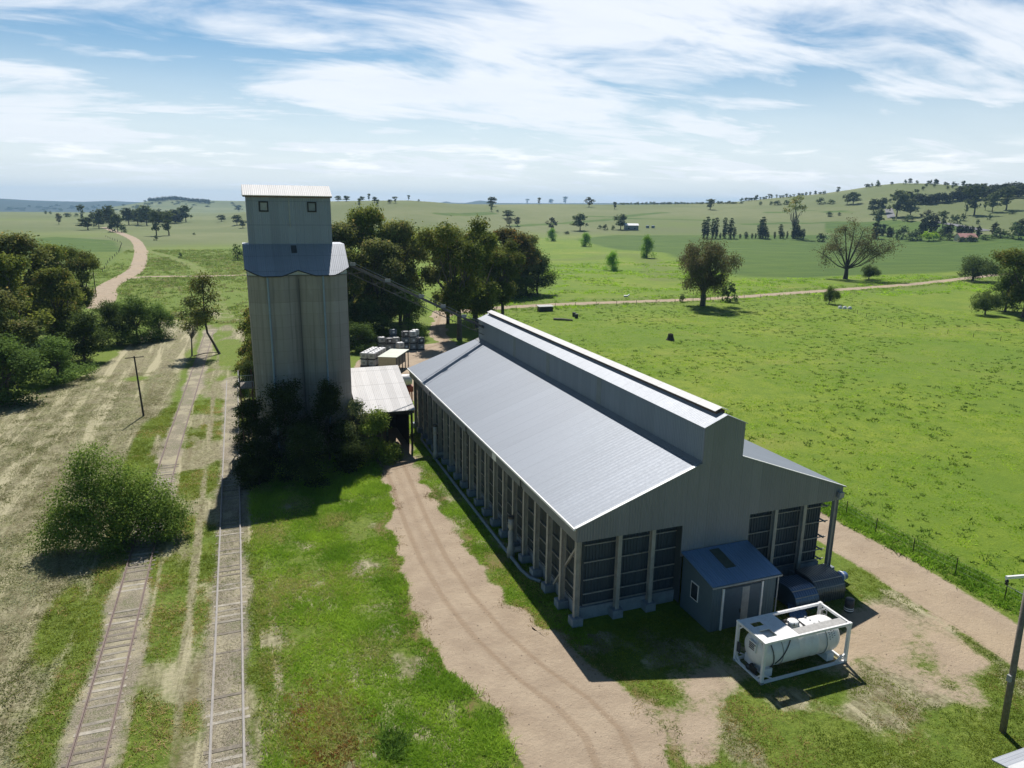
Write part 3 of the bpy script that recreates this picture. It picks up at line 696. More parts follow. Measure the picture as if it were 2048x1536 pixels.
# ------------------------------------------------------------------ concrete silo
silo = thing('grain_silo', 'tall concrete grain silo with a grey iron headhouse on top', 'silo', (0, 0, 0))
SX0, SX1, SY0, SY1 = .62, 10.12, 74.0, 84.4; SC = (SX0+SX1)/2
def recess(x):
    q = (SX1-SX0)/4; d = abs(x-(SX0+q)) if x < SC else abs(x-(SX0+3*q))
    d = min(1, max(0, d-.8)/(q-.8)); mx = .9 if abs(x-SC) > q else .74
    return mx*(d**1.35 if abs(x-SC) > q else d**1.2*(1-.12*d))
us = [SX0+(SX1-SX0)*i/80 for i in range(81)]
front = [(x, SY0+recess(x)) for x in us]; back = [(x, SY1-recess(x)) for x in reversed(us)]
fy = front[0][1]; by = back[0][1]
def sidebulge(x, s, ya, yb):
    out = []
    for i in range(1, 40):
        y = ya+(yb-ya)*i/40; c = abs(math.sin(math.pi*2*(i/40)))*.0
        t = i/40; dd = abs(((t*2) % 1)-.5)*2; out.append((x+s*(-.35*dd**3+.0), y))
    return out
outline = front+sidebulge(SX1, 1, fy, by)+back+sidebulge(SX0, -1, by, fy)
n = len(outline); ZC = 18.62
vs = [(x, y, -.2) for x, y in outline]+[(x, y, ZC) for x, y in outline]
o = MB().add(vs, [(i, (i+1) % n, (i+1) % n+n, i+n) for i in range(n)]).build('silo_body', 'concrete', silo, True)
# mansard skirt roof whose eave follows the bins
ZD = 21.35; YD0, YD1 = 77.56, 80.9; sl = (ZD-ZC)/(YD0-SY0)
def zs(y): return ZD-(YD0-y)*sl
vs = []; fs = []; xs_ = [SX0-.22+(SX1-SX0+.44)*i/80 for i in range(81)]
for x, xo in zip(us, xs_):
    y = SY0+recess(x)-.16; vs += [(xo, y, zs(y)), (xo, YD0, ZD), (xo, YD1, ZD), (xo, SY1+SY0-y+.0, zs(y))]
m = len(vs)
vs += [(a, b, c-.07) for a, b, c in vs]
for i in range(80):
    a = i*4; b = a+4
    for q in range(3):
        fs += [(a+q, b+q, b+q+1, a+q+1), (m+a+q+1, m+b+q+1, m+b+q, m+a+q)]
    fs += [(a, m+a, m+b, b), (a+3, b+3, m+b+3, m+a+3)]
for a in (0, 320):
    for q in range(3): fs.append((a+q, a+q+1, m+a+q+1, m+a+q))
sr = MB().add(vs, fs).build('skirt_roof', 'silo_roof', silo)
M['infill'] = sheet_metal('pale_infill_sheet', (.46, .48, .48), 0, tone_var=.08, metal=.1, pan=.8)
M['pipe_blue'] = plain('galvanised_pipe', (.25, .32, .38), .5, .1)
# eave trim and grey infill sheets under the scalloped edge
for s in (1,):
    mb = MB(); vv = []; ff = []
    for i, x in enumerate(us):
        y = SY0+recess(x)-.02; vv += [(x, y, ZC-.12), (x, y, zs(y)-.02)]
        if i: ff.append((2*i-2, 2*i, 2*i+1, 2*i-1))
    mb.add(vv, ff).build('infill_sheet', 'infill', silo)
    MB().tube([(x, SY0+recess(x)-.04, ZC-.13) for x in us], .035, 5).build('infill_flashing', 'steel_dark', silo)
    mb = MB(); pts = [(xo, SY0+recess(x)-.2, zs(SY0+recess(x)-.16)-.04) for x, xo in zip(us, xs_)]
    mb.tube(pts, .06, 6).build('eave_trim', 'steel_dark', silo)
for x, d in ((SX0-.02, -.05), (SX1-.03, .05)):
    y0 = SY0+.9; y1 = SY1-.9
    a = [(y0, ZC-.1), (y1, ZC-.1), (y1, zs(y0)-.05), (YD1, ZD-.06), (YD0, ZD-.06), (y0, zs(y0)-.05)]
    MB().add([(x, y, z) for y, z in a]+[(x+.05, y, z) for y, z in a], [tuple(range(6)), tuple(range(11, 5, -1))]+[(i, (i+1) % 6, (i+1) % 6+6, i+6) for i in range(6)]).build('end_sheet', 'galv_side', silo)
MB().slab([(4.98, 76.45, zs(76.45)+.05), (5.52, 76.45, zs(76.45)+.05), (5.52, 77.35, zs(77.35)+.05), (4.98, 77.35, zs(77.35)+.05)], .06).build('hatch', 'steel_dark', silo)
# headhouse
HX0, HX1, HY0, HY1 = 1.02, 9.16, 77.6, 81.4
hh = B('headhouse', 'head_wall', silo, HX0, HX1, HY0, HY1, ZD-.6, 26.0)
HR = (HY0+HY1)/2
for x in (HX0+.001, HX1-.051):
    MB().add([(x, HY0, 25.99), (x, HY1, 25.99), (x, HR, 27.0), (x+.05, HY0, 25.99), (x+.05, HY1, 25.99), (x+.05, HR, 27.0)], [(0,1,2),(5,4,3),(0,3,4,1),(1,4,5,2),(2,5,3,0)]).build('gable', 'head_wall', hh)
for s in (-1, 1):
    e = HR+s*(HR-HY0+.38); ze = 27.08-(HR-HY0+.38)*.45
    MB().slab([(HX0-.3, HR, 27.08), (HX1+.14, HR, 27.08), (HX1+.14, e, ze), (HX0-.3, e, ze)][::-s], .07).build('headhouse_roof', 'head_roof', hh)
B('eave_board', 'rust', hh, HX0-.28, HX1+.12, HY0-.34, HY0-.24, 25.93, 26.06)
for x in (2.23, 6.86):
    w = MB().box(x-.03, x+.87, HY0-.08, HY0-.004, 24.52, 24.66).box(x-.03, x+.87, HY0-.08, HY0-.004, 25.4, 25.54).box(x-.03, x+.1, HY0-.08, HY0-.004, 24.66, 25.4).box(x+.74, x+.87, HY0-.06, HY0-.004, 24.66, 25.4).build('window', 'black', hh)
    l = MB()
    if x < 4: l.box(x+.1, x+.74, HY0-.03, HY0-.006, 24.66, 25.4)
    else:
        for q in range(6): z = 24.68+q*.122; l.slab([(x+.1, HY0-.05, z), (x+.74, HY0-.05, z), (x+.74, HY0-.008, z+.09), (x+.1, HY0-.008, z+.09)], .012)
    l.build('louvre', 'steel_grey', w)
B('downpipe', 'steel_grey', hh, 5.02, 5.14, HY0-.1, HY0-.002, 23.0, 25.95)
for x in (2.42, 7.66):
    MB().tube([(x, SY0-.05, ZC-.2), (x, SY0-.1, ZC-.5), (x, SY0-.1, 1.)], .095, 8).build('downpipe', 'pipe_blue', silo)
for x in (5.37,):
    MB().tube([(x, SY0+.72, ZC-.3), (x, SY0+.62, ZC-.6), (x, SY0+.62, 1.)], .03, 6).build('conduit', 'steel_dark', silo)

# conveyor gallery from silo to shed monitor
M['conv'] = plain('weathered_conveyor_steel', (.15, .135, .125), .7, .3)
cv = thing('conveyor', 'sloping lattice conveyor bridging from the silo down to the long shed', 'conveyor', (0, 0, 0))
P0, P1 = Vector((10.2, 80.1, 19.35)), Vector((26.5, 80.1, 11.35)); D = P1-P0
for (dy, dz) in ((-.35, 0), (.35, 0), (-.35, -.85), (.35, -.85)):
    MB().beam(P0+Vector((0, dy, dz)), P1+Vector((0, dy, dz)), .12 if dz == 0 else .06).build('chord', 'conv', cv)
nb = 14
for s in (-.35, .35):
    lat = MB()
    for i in range(nb):
        a = P0+D*i/nb; b = P0+D*(i+1)/nb
        lat.beam(a+Vector((0, s, -.05)), a+Vector((0, s, -.83)), .03)
        (lat.beam(a+Vector((0, s, -.83)), b+Vector((0, s, -.05)), .025) if i % 2 else None)
    lat.build('lattice', 'conv', cv)
MB().beam(P0+Vector((0, 0, .1)), P1+Vector((0, 0, .06)), .55, .26).build('belt_trough', 'conv', cv)
for i in (1, 4, 7, 9, 11): MB().box(P0.x+D.x*i/13-.3, P0.x+D.x*i/13+.3, 79.75, 79.82, P0.z+D.z*i/13+.15, P0.z+D.z*i/13+.5).build('side_guard', 'steel_grey', cv)
MB().beam(P0+Vector((0, -.6, .5)), P1+Vector((0, -.6, .5)), .04).build('handrail', 'steel_grey', cv)

# truck receival shed beside the silo
sk = thing('receival_shed', 'low shed with a lime-streaked white iron roof between silo and long shed', 'shed', (0, 0, 0))
KX0, KX1, KY0, KY1, KZ0, KZ1 = 10.25, 16.25, 72.0, 80.6, 4.4, 7.4
MB().slab([(KX0, KY0, KZ0), (KX1, KY0, KZ0), (KX1, KY1, KZ1), (KX0, KY1, KZ1)], .07).build('roof', 'tin_white', sk)
B('added_back_wall', 'dark_wood', sk, KX0, KX1-.3, KY1-.3, KY1-.22, 0, 7.1)  # added to close the back; dark colour stands in for the unlit interior
B('side_wall', 'galv_dark_side', sk, KX0+.05, KX0+.12, KY0+.6, KY1-.35, 0, 4.3)
B('side_wall', 'dark_wood', sk, KX1-.42, KX1-.35, KY0+1.6, KY1-.35, 0, 4.4)  # wall added to keep sunlight out; dark colour imitates the shaded interior
for x, y in ((KX0+.4, KY0+.25), (KX1-.35, KY0+.25), ((KX0+KX1)/2, KY0+.25)): B('post', 'dark_wood', sk, x-.1, x+.1, y-.1, y+.1, 0, 4.38)
B('front_beam', 'dark_wood', sk, KX0+.1, KX1-.1, KY0+.12, KY0+.2, 4.0, 4.28)

# loading gantry over the siding
lg = thing('loading_gantry', 'rusty railed loading platform on posts at the left foot of the silo', 'platform', (0, 0, 0))
B('deck', 'wood', lg, -.95, .5, 76.9, 79.6, 6.75, 6.87)
for x, y in ((-.9, 77.0), (.3, 77.0), (-.9, 79.5), (.3, 79.5)): B('post', 'rust', lg, x-.06, x+.06, y-.06, y+.06, 0, 8.2)
for z in (7.5, 8.15):
    beam('guard_rail', 'steel_grey', lg, (-.98, 76.95, z), (.45, 76.95, z), .05); beam('guard_rail', 'steel_grey', lg, (-.98, 77, z), (-.98, 79.5, z), .05)
pk = MB()
for i in range(9): pk.box(-.95+i*.17, -.925+i*.17, 76.88, 76.91, 6.9, 8.1)
pk.build('picket_screen', 'steel_grey', lg)
beam('brace', 'rust', lg, (-.9, 76.9, 3.5), (.3, 76.9, 6.6), .1); beam('brace', 'rust', lg, (.3, 76.86, 3.5), (-.9, 76.86, 6.6), .1)

# ------------------------------------------------------------------ tank container
tk = thing('tank_container', 'white tank container in a white steel frame in front of the lean-to', 'tank container', (25.15, 27.38, 0))
TL, TW, TH = 6.06, 2.44, 2.59
for x in (0, TL-.16):
    for y in (0, TW-.16):
        p = MB().box(x, x+.16, y, y+.16, .12, TH-.12).build('corner_post', 'white_paint', tk)
        for z in (0, TH-.118): MB().box(x-.015, x+.175, y-.015, y+.175, z, z+.118).build('corner_casting', 'steel_grey' if z == 0 else 'white_paint', p)
for y in (.02, TW-.14):
    B('side_rail', 'white_paint', tk, .16, TL-.16, y, y+.12, .02, .16); B('side_rail', 'white_paint', tk, .16, TL-.16, y, y+.12, TH-.16, TH-.02)
for x in (.02, TL-.14):
    B('end_rail', 'white_paint', tk, x, x+.12, .16, TW-.16, .02, .16); B('end_rail', 'white_paint', tk, x, x+.12, .16, TW-.16, TH-.16, TH-.02)
    for (a, b) in (((x+.06, .14, TH-.5), (x+.06, .5, TH-.14)), ((x+.06, TW-.14, TH-.5), (x+.06, TW-.5, TH-.14)), ((x+.06, .14, .5), (x+.06, .5, .14)), ((x+.06, TW-.14, .5), (x+.06, TW-.5, .14))):
        beam('gusset', 'white_paint', tk, a, b, .08)
for y in (.08, TW-.08):
    for x, s in ((.16, 1), (TL-.16, -1)): beam('brace', 'white_paint', tk, (x, y, .55), (x+s*.75, y, .1), .09, .07)
rc, zc = 1.02, 1.38
prof = [(0, .1), (.35, .13), (.65, .22), (.85, .36), (.97, .55), (rc, .75)]
prof += [(rc, x) for x in (1.5, 2.6)]+[(rc+.02, 2.62), (rc+.02, 2.7), (rc, 2.72), (rc, 3.9)]+[(rc+.02, 3.92), (rc+.02, 4.0), (rc, 4.02), (rc, 5.3), (.97, 5.5), (.85, 5.69), (.65, 5.83), (.35, 5.92), (0, 5.95)]
tank = MB().lathe(prof, (.02, TW/2, zc), 'X', 40).build('tank', 'white_paint', tk, True)
for x in (.5, 4.9): MB().box(x, x+.5, .35, TW-.35, .12, .6).build('saddle', 'white_paint', tk)
tp = MB()
# sun plate with two openings
xs2 = [.17, .5, 1.2, 2.38]; ys2 = [.15, .45, 1.15, 1.55, 1.95, 2.3]
for a in range(3):
    for b in range(5):
        if (a == 1 and b in (1, 3)): continue
        tp.box(xs2[a]+.0005, xs2[a+1]-.0005, ys2[b]+.0005, ys2[b+1]-.0005, TH-.07, TH-.03)
tp.build('top_plate', 'white_paint', tk)
MB().box(2.4, TL-.2, .2, .72, TH-.09, TH-.05).build('walkway', 'walkway', tk)
ml = MB().lathe([(0, .3), (.26, .3), (.33, .24), (.33, .2), (.27, .2), (.27, 0)], (2.95, 1.25, zc+rc-.04), n=18).build('manhole_lid', 'white_paint', tk, True)
for k in range(6): t = k*math.pi/3; MB().tube([(2.95+.34*math.cos(t), 1.25+.34*math.sin(t), zc+rc+.1), (2.95+.34*math.cos(t), 1.25+.34*math.sin(t), zc+rc+.28)], .025, 6).build('clamp', 'steel_dark', ml)
MB().box(2.5, 3.5, 1.62, 1.68, zc+rc-.15, zc+rc+.1).box(2.5, 2.55, .85, 1.62, zc+rc-.1, zc+rc+.08).box(3.45, 3.5, .85, 1.62, zc+rc-.1, zc+rc+.08).build('spill_box', 'steel_dark', tk)
def arc(a0, a1, x0, x1, off=.03):
    return [(x0+(x1-x0)*i/10+.02, TW/2-(rc+off)*math.cos(R(a0+(a1-a0)*i/10)), zc+(rc+off)*math.sin(R(a0+(a1-a0)*i/10))) for i in range(11)]
MB().tube(arc(55, -25, 2.3, 1.05, .04), .03, 6).build('hose', 'steel_dark', tk)
MB().tube(arc(40, -60, .75, .95, .05), .03, 6).build('hose', 'steel_dark', tk)
MB().box(.02, .12, .55, 1.1, .25, .62).build('valve_box', 'black', tk)
MB().box(-.02, .04, 1.95, 2.2, .75, 1.35).build('document_holder', 'steel_dark', tk)
ld = MB()
for x_ in (TL-.02, TL-.02): pass
for y_ in (1.85, 2.15): ld.box(TL-.06, TL-.02, y_-.02, y_+.02, .16, TH-.16)
for k in range(8): ld.box(TL-.055, TL-.025, 1.87, 2.13, .35+k*.27, .375+k*.27)
ld.build('ladder', 'steel_grey', tk)
vl = MB().lathe([(0, 0), (.16, 0), (.16, .1), (.1, .12), (.1, .3), (.15, .32), (.15, .38), (0, .38)], (.0, TW/2, .35), 'X', 14).build('outlet_valve', 'steel_dark', tk, True)
for y_ in (.5, 1.1, 1.7): MB().lathe([(0, .12), (.06, .12), (.08, 0)], (4.2, .6+y_*.6, zc+rc-.1), n=10).build('relief_valve', 'steel_grey', tk, True)
for x_ in (1.5, 4.6): MB().tube([(x_+.02, TW/2-(rc+.02)*math.cos(R(q)), zc+(rc+.02)*math.sin(R(q))) for q in range(-80, 90, 10)], .022, 6).build('strap', 'walkway', tk)
# small rows of marks on shell and end, unreadable in the photograph
ink = MB()
for c in range(3):
    for r_ in range(6 - c):
        a = R(50-r_*7-c*3); x = 4.8+c*.17
        ink.slab([(x, TW/2-(rc+.006)*math.cos(a), zc+(rc+.006)*math.sin(a)), (x+.085, TW/2-(rc+.006)*math.cos(a), zc+(rc+.006)*math.sin(a)),
                  (x+.085, TW/2-(rc+.006)*math.cos(a+.028), zc+(rc+.006)*math.sin(a+.028)), (x, TW/2-(rc+.006)*math.cos(a+.028), zc+(rc+.006)*math.sin(a+.028))], .004)
ink.build('marking', 'ink', tank)
ink = MB()
for r_ in range(4):
    for c in range(5 if r_ else 6): ink.box(.055, .065, 1.32-c*.09-.07, 1.32-c*.09, zc+.5-r_*.11, zc+.57-r_*.11)
plate = MB().box(.066, .14, .8, 1.4, zc+.08, zc+.66).build('data_plate', 'white_paint', tk)
ink.build('marking', 'ink', plate)

# ------------------------------------------------------------------ junk beside the lean-to
def hood(name, label, x0, x1, y0, y1, h, m):
    t = thing(name, label, 'curved bin', ((x0+x1)/2, (y0+y1)/2, 0)); cx = (x1-x0)/2; w = (y1-y0)
    mb = MB(); vs = []; fs = []; k = 12
    for i in range(k+1):
        a = math.pi*.5*i/k; y = -w/2+w*.45*(1-math.cos(a)); z = .5+(h-.5)*math.sin(a)
        vs += [(-cx, y, z), (cx, y, z)]
        if i: fs.append((2*i-2, 2*i-1, 2*i+1, 2*i))
    vs += [(-cx, w/2, h-.05), (cx, w/2, h-.05)]; fs.append((2*k, 2*k+1, 2*k+3, 2*k+2))
    mb.add(vs, fs).build('lid', m, t)
    MB().box(-cx+.02, cx-.02, -w/2+.02, w/2-.02, 0, .5).build('body', m, t)
    pts = [(y, z) for (x, y, z) in vs[0::2]]+[(w/2, .5)]
    for x in (-cx+.02, cx-.05):
        nn = len(pts); MB().add([(x, y, z) for y, z in pts]+[(x+.03, y, z) for y, z in pts], [tuple(range(nn)), tuple(range(2*nn-1, nn-1, -1))]).build('end_panel', m, t)
    for q in (.33, .66):
        a = math.pi*.5*q; y = -w/2+w*.45*(1-math.cos(a)); z = .5+(h-.5)*math.sin(a)
        MB().box(-cx, cx, y-.03, y+.03, z-.01, z+.045).build('lid_batten', 'steel_grey', t)
    return t
M['bin_blue'] = sheet_metal('blue_sheet', (.12, .18, .28), 0, tone_var=.15, metal=.6, pan=.6, rough=.35)
M['bin_grey'] = sheet_metal('brown_grey_sheet', (.14, .15, .16), 0, tone_var=.15, metal=.6, pan=.6, rough=.4)
t = hood('curved_bin', 'low blue-grey bin with a curved battened lid beside the lean-to', 32.1, 34.0, 32.6, 34.8, 1.35, 'bin_blue')
t = hood('curved_bin', 'grey curved-topped bin standing right of the blue-grey one by the corner column', 34.15, 36.6, 33.0, 35.2, 1.5, 'bin_grey')
t = thing('rolled_tarpaulin', 'rolled blue and white tarpaulin lying at the foot of the corner column', 'tarpaulin', (37.6, 34.75, 0))
MB().tube([(-.9, -.1, .42), (-.3, 0, .45), (.3, .05, .42), (.8, .1, .4)], [.3, .38, .36, .28], 14).build('roll', plain('blue_tarpaulin', (.08, .16, .36), .45, .2), t, True)
MB().tube([(.3, .05, .43), (.42, .06, .43)], [.375, .37], 14).build('strap', 'white_paint', t)
t = thing('steel_drum', 'dark drum with two white bands standing right of the bins', 'drum', (35.6, 31.65, 0))
MB().lathe([(0, .88), (.27, .88), (.29, .86), (.29, .6), (.3, .59), (.29, .57), (.29, .3), (.3, .29), (.29, .27), (.29, 0), (0, 0)], (0, 0, 0), n=20).build('drum_body', 'steel_dark', t, True)
for z in (.1, .24): MB().lathe([(.296, z), (.3, z), (.3, z+.07), (.296, z+.07)], (0, 0, 0), n=20).build('band', 'white_paint', t)
t = MB()
for i in range(5): t.slab([(31.0+.25*i, 31.6+.3*i, .05+.05*i), (31.9+.2*i, 31.2+.25*i, .06), (32.2+.2*i, 31.9+.3*i, .25), (31.3+.2*i, 32.3+.3*i, .3+.04*i)], .02)
tag(t.build('scrap_sheeting', 'bin_blue'), 'loose heap of bent roofing sheet between lean-to and curved bins', 'scrap metal')
for (x, y, s, l) in ((30.6, 31.7, .22, 'pale lump of rubble on the ground at the right corner of the lean-to'), (30.0, 30.6, .15, 'small pale stone lying in the shade behind the tank container')):
    mb = MB(); pts = []
    bm_ = [(s*math.cos(a)*math.cos(b)*(.8+.4*random.random()), s*math.sin(a)*math.cos(b)*(.8+.4*random.random()), s*.7*math.sin(b)+s*.3) for b in (-.6, 0, .7) for a in np.linspace(0, 2*math.pi, 8)[:-1]]
    k = 7; mb.add([(x+a, y+b, c) for a, b, c in bm_]+[(x, y, s)], [(r0_*k+i, r0_*k+(i+1) % k, (r0_+1)*k+(i+1) % k, (r0_+1)*k+i) for r0_ in range(2) for i in range(k)]+[(2*k+i, 2*k+(i+1) % k, 3*k) for i in range(k)])
    tag(mb.build('rubble', 'plinth'), l, 'rubble')

# ------------------------------------------------------------------ power poles
pp = thing('power_pole', 'tall leaning timber power pole at the right edge of the picture', 'power pole', (34.3, 20.3, 0))
MB().tube([(0, 0, -.2), (-.19, 0, 4), (-.42, 0, 8.9)], [.16, .145, .115], 14).build('pole', 'wood', pp, True)
MB().beam((-1.85, .1, 8.86), (1.1, .1, 8.5), .11, .13).build('crossarm', 'white_paint', pp)
for x, z in ((-1.75, 8.72), (.95, 8.4)): MB().lathe([(0, 0), (.07, 0), (.09, -.08), (.05, -.14), (.08, -.2), (0, -.3)], (x, .1, z), n=10).build('insulator', 'black', pp, True)
MB().box(-.42, -.2, -.09, .09, 3.0, 3.35).build('meter_box', 'steel_grey', pp)
MB().tube([(-1.75, .1, 8.45), (-1.2, -3, 8.0), (-.4, -8, 7.7), (1.0, -20, 8.4)], .016, 6).build('wire', 'steel_grey', pp)
tp_ = thing('telegraph_pole', 'thin dark telegraph pole standing alone on the mown ground', 'telegraph pole', (-12.3, 94.5, 0))
MB().tube([(0, 0, -.1), (-.28, 0, 7.45)], [.12, .085], 10).build('pole', 'dark_wood', tp_)
MB().beam((-1.3, 0, 7.25), (.75, .05, 7.32), .07, .09).build('crossarm', 'dark_wood', tp_)
tp_ = thing('telegraph_pole', 'thin dark pole beside the gravel road at the edge of the left grove', 'telegraph pole', (-37, 222, 0))
MB().tube([(0, 0, -.1), (0, 0, 9)], [.14, .1], 8).build('pole', 'dark_wood', tp_)
MB().beam((-.9, 0, 8.6), (.9, 0, 8.6), .08, .1).build('crossarm', 'dark_wood', tp_)

# corner of a pale roofed hut at bottom right
ht = thing('pump_hut', 'corner of a pale roofed hut at the bottom right corner', 'hut', (30.05, 14.3, -.42))
MB().slab([(-2.9, 0, 2.95), (-1.75, 2.0, 3.5), (2.6, 2.0, 3.5), (2.6, 0, 2.95)][::-1], -.06).build('roof', 'white_paint', ht)
MB().slab([(-1.75, 2.02, 3.49), (2.6, 2.02, 3.49), (2.6, 2.7, 3.3), (-1.7, 2.7, 3.3)][::-1], -.05).build('roof', 'monitor_roof', ht)
MB().box(-1.6, 2.4, .2, 2.4, 0, 2.9).build('wall', 'lean_wall', ht)

# ------------------------------------------------------------------ caged liquid totes and the tin shelter
def make_tote(kind, label):
    t = thing('caged_tote', label, 'tote')
    m = {'white': 'ibc_white', 'blue': 'ibc_blue', 'dark': 'ibc_dark', 'grey': 'steel_grey'}[kind]
    MB().box(-.6, .6, -.5, -.38, 0, .13).box(-.6, .6, -.06, .06, 0, .13).box(-.6, .6, .38, .5, 0, .13).box(-.6, .6, -.5, .5, .131, .15).build('pallet', 'black', t)
    b = MB(); pr = [(-.54, -.36), (-.46, -.44), (.46, -.44), (.54, -.36), (.54, .36), (.46, .44), (-.46, .44), (-.54, .36)]
    lv = [(.16, .93), (.24, 1), (.98, 1), (1.08, .92), (1.1, .8)]; vs = [(x*s, y*s, z) for z, s in lv for x, y in pr]; fs = []
    for i in range(4): fs += [(i*8+j, i*8+(j+1) % 8, (i+1)*8+(j+1) % 8, (i+1)*8+j) for j in range(8)]
    fs += [tuple(range(7, -1, -1)), tuple(range(32, 40))]
    bt = b.add(vs, fs).build('bottle', m, t)
    MB().lathe([(0, .06), (.09, .06), (.09, 0)], (0, 0, 1.1), n=10).build('cap', 'steel_dark' if kind != 'dark' else 'ibc_white', bt)
    c = MB()
    for z in (.3, .55, .8, 1.02):
        for s in (-1, 1): c.box(-.585, .585, s*.485-.012, s*.485+.012, z-.012, z+.012); c.box(s*.585-.012, s*.585+.012, -.47, .47, z-.012, z+.012)
    for q in (-.58, -.29, 0, .29, .58):
        for s in (-1, 1): c.box(q-.012, q+.012, s*.51-.01, s*.51+.01, .15, 1.04)
    for q in (-.48, -.16, .16, .48):
        for s in (-1, 1): c.box(s*.61-.01, s*.61+.01, q-.012, q+.012, .15, 1.04)
    c.build('cage', 'cage', t)
    MB().box(-.18, .22, -.53, -.515, .45, .78).build('label_plate', 'steel_grey' if kind == 'white' else 'ibc_white', t)
    return t
TOTE = {}
def tote(kind, x, y, lvl, rz, label, group):
    if kind not in TOTE:
        t = make_tote(kind, label); TOTE[kind] = (t, [(c, kids(c)) for c in kids(t)]); t.location = (x, y, lvl*1.14); t.rotation_euler[2] = rz; t['group'] = group
    else: dup(*TOTE[kind], (x, y, lvl*1.14), rz, (1, 1, 1), label, 'tote', group)
av = Vector((3.0, 5.0, 0)).normalized(); bv = Vector((5.0, -3.0, 0)).normalized(); ra = math.atan2(bv.y, bv.x)
ORD = ['front', 'second', 'third', 'fourth', 'fifth']
for lv in range(2):
    for r_ in range(5):
        for c in range(2):
            p = Vector((17.75, 114.6, 0))+av*(1.1*r_)+bv*(1.32*c)
            tote('white', p.x, p.y, lv, ra+(random.random()-.5)*.06, 'white caged tote in the %s row, %s layer, %s column beside the tin shelter' % (ORD[r_], ('lower', 'upper')[lv], ('left', 'right')[c]), 'white totes stacked beside the tin shelter')
tote('white', 25.0, 121.6, 1, .3, 'single white caged tote showing just over the back of the tin shelter roof', 'white totes stacked beside the tin shelter')
tote('grey', 25.0, 121.6, 0, .3, 'grey caged tote under the single white one behind the tin shelter', 'white totes stacked beside the tin shelter')
G2 = 'dark and white totes stacked under the trees'
LV = ['bottom', 'middle', 'top']
cols = [('leftmost column', 22.9, 127.6, ['grey', 'white']), ('second column from left', 24.0, 126.3, ['grey', 'dark']), ('third column from left', 25.3, 126.6, ['blue', 'grey']),
        ('third column from right', 26.9, 126.0, ['dark', 'blue', 'dark']), ('second column from right', 28.2, 125.7, ['grey', 'grey', 'white']), ('rightmost column', 29.5, 125.2, ['grey', 'dark'])]
for nm, x, y, ks in cols:
    for l, kd in enumerate(ks): tote(kd, x, y, l, .05+(random.random()-.5)*.1, '%s caged tote, %s of the %s of the far tote stack' % ({'dark': 'near-black', 'blue': 'blue-grey'}.get(kd, kd), LV[l] if len(ks) == 3 else ('bottom', 'top')[l], nm), G2)
for nm, x, y, ks in [('back row behind the third column', 25.2, 128.6, ['blue', 'blue', 'blue']), ('back row behind the right end', 29.0, 127.1, ['white', 'white', 'white'])]:
    for l, kd in enumerate(ks): tote(kd, x, y, l, .05, '%s caged tote, %s one in the %s' % ({'blue': 'blue-grey'}.get(kd, kd), LV[l], nm), G2)
sh = thing('tin_shelter', 'small open shelter with flat pale green tin roof and cream end wall by the totes', 'shelter', (18.85, 109.0, 0), math.atan2(-3.0, 5.0)+math.pi/2-math.pi/2)
sh.rotation_euler[2] = math.atan2(5.4, 3.1)-math.pi/2
M['green_tin'] = sheet_metal('pale_green_tin', (.5, .54, .46), 1, tone_var=.06, metal=0, pan=.8, rust=.12)
MB().slab([(0, 0, 2.55), (3.1, 0, 2.6), (3.1, 6.3, 2.65), (0, 6.3, 2.6)], .06).build('roof', 'green_tin', sh)
B('end_wall', 'cream_wall', sh, .08, 2.9, .1, .16, 0, 2.5)
for y in (.15, 1.6, 3.1, 4.6, 6.15): B('post', 'steel_dark', sh, 2.9, 3.02, y-.06, y+.06, 0, 2.53)
for a, b in ((.22, 1.53), (1.67, 3.03), (3.17, 4.53)): B('side_sheet', 'steel_dark', sh, 2.94, 2.97, a, b, 1.0, 2.5)
B('side_sheet', 'galv_dark_side', sh, .1, .16, .2, 6.1, 0, 2.5)
t = thing('water_cart', 'white tank on a red frame just behind the lime-streaked roof', 'water cart', (18.6, 88.5, 0))
MB().lathe([(0, 0), (.6, .03), (.75, .2), (.75, 1.7), (.6, 1.87), (0, 1.9)], (-.95, 0, 3.6), 'X', 20).build('tank', 'ibc_white', t, True)
MB().box(-1.0, 1.0, -.8, .8, 2.2, 2.9).box(-.9, -.75, -.7, -.55, 0, 2.2).box(.75, .9, -.7, -.55, 0, 2.2).box(-.9, -.75, .55, .7, 0, 2.2).box(.75, .9, .55, .7, 0, 2.2).build('frame', 'red', t)

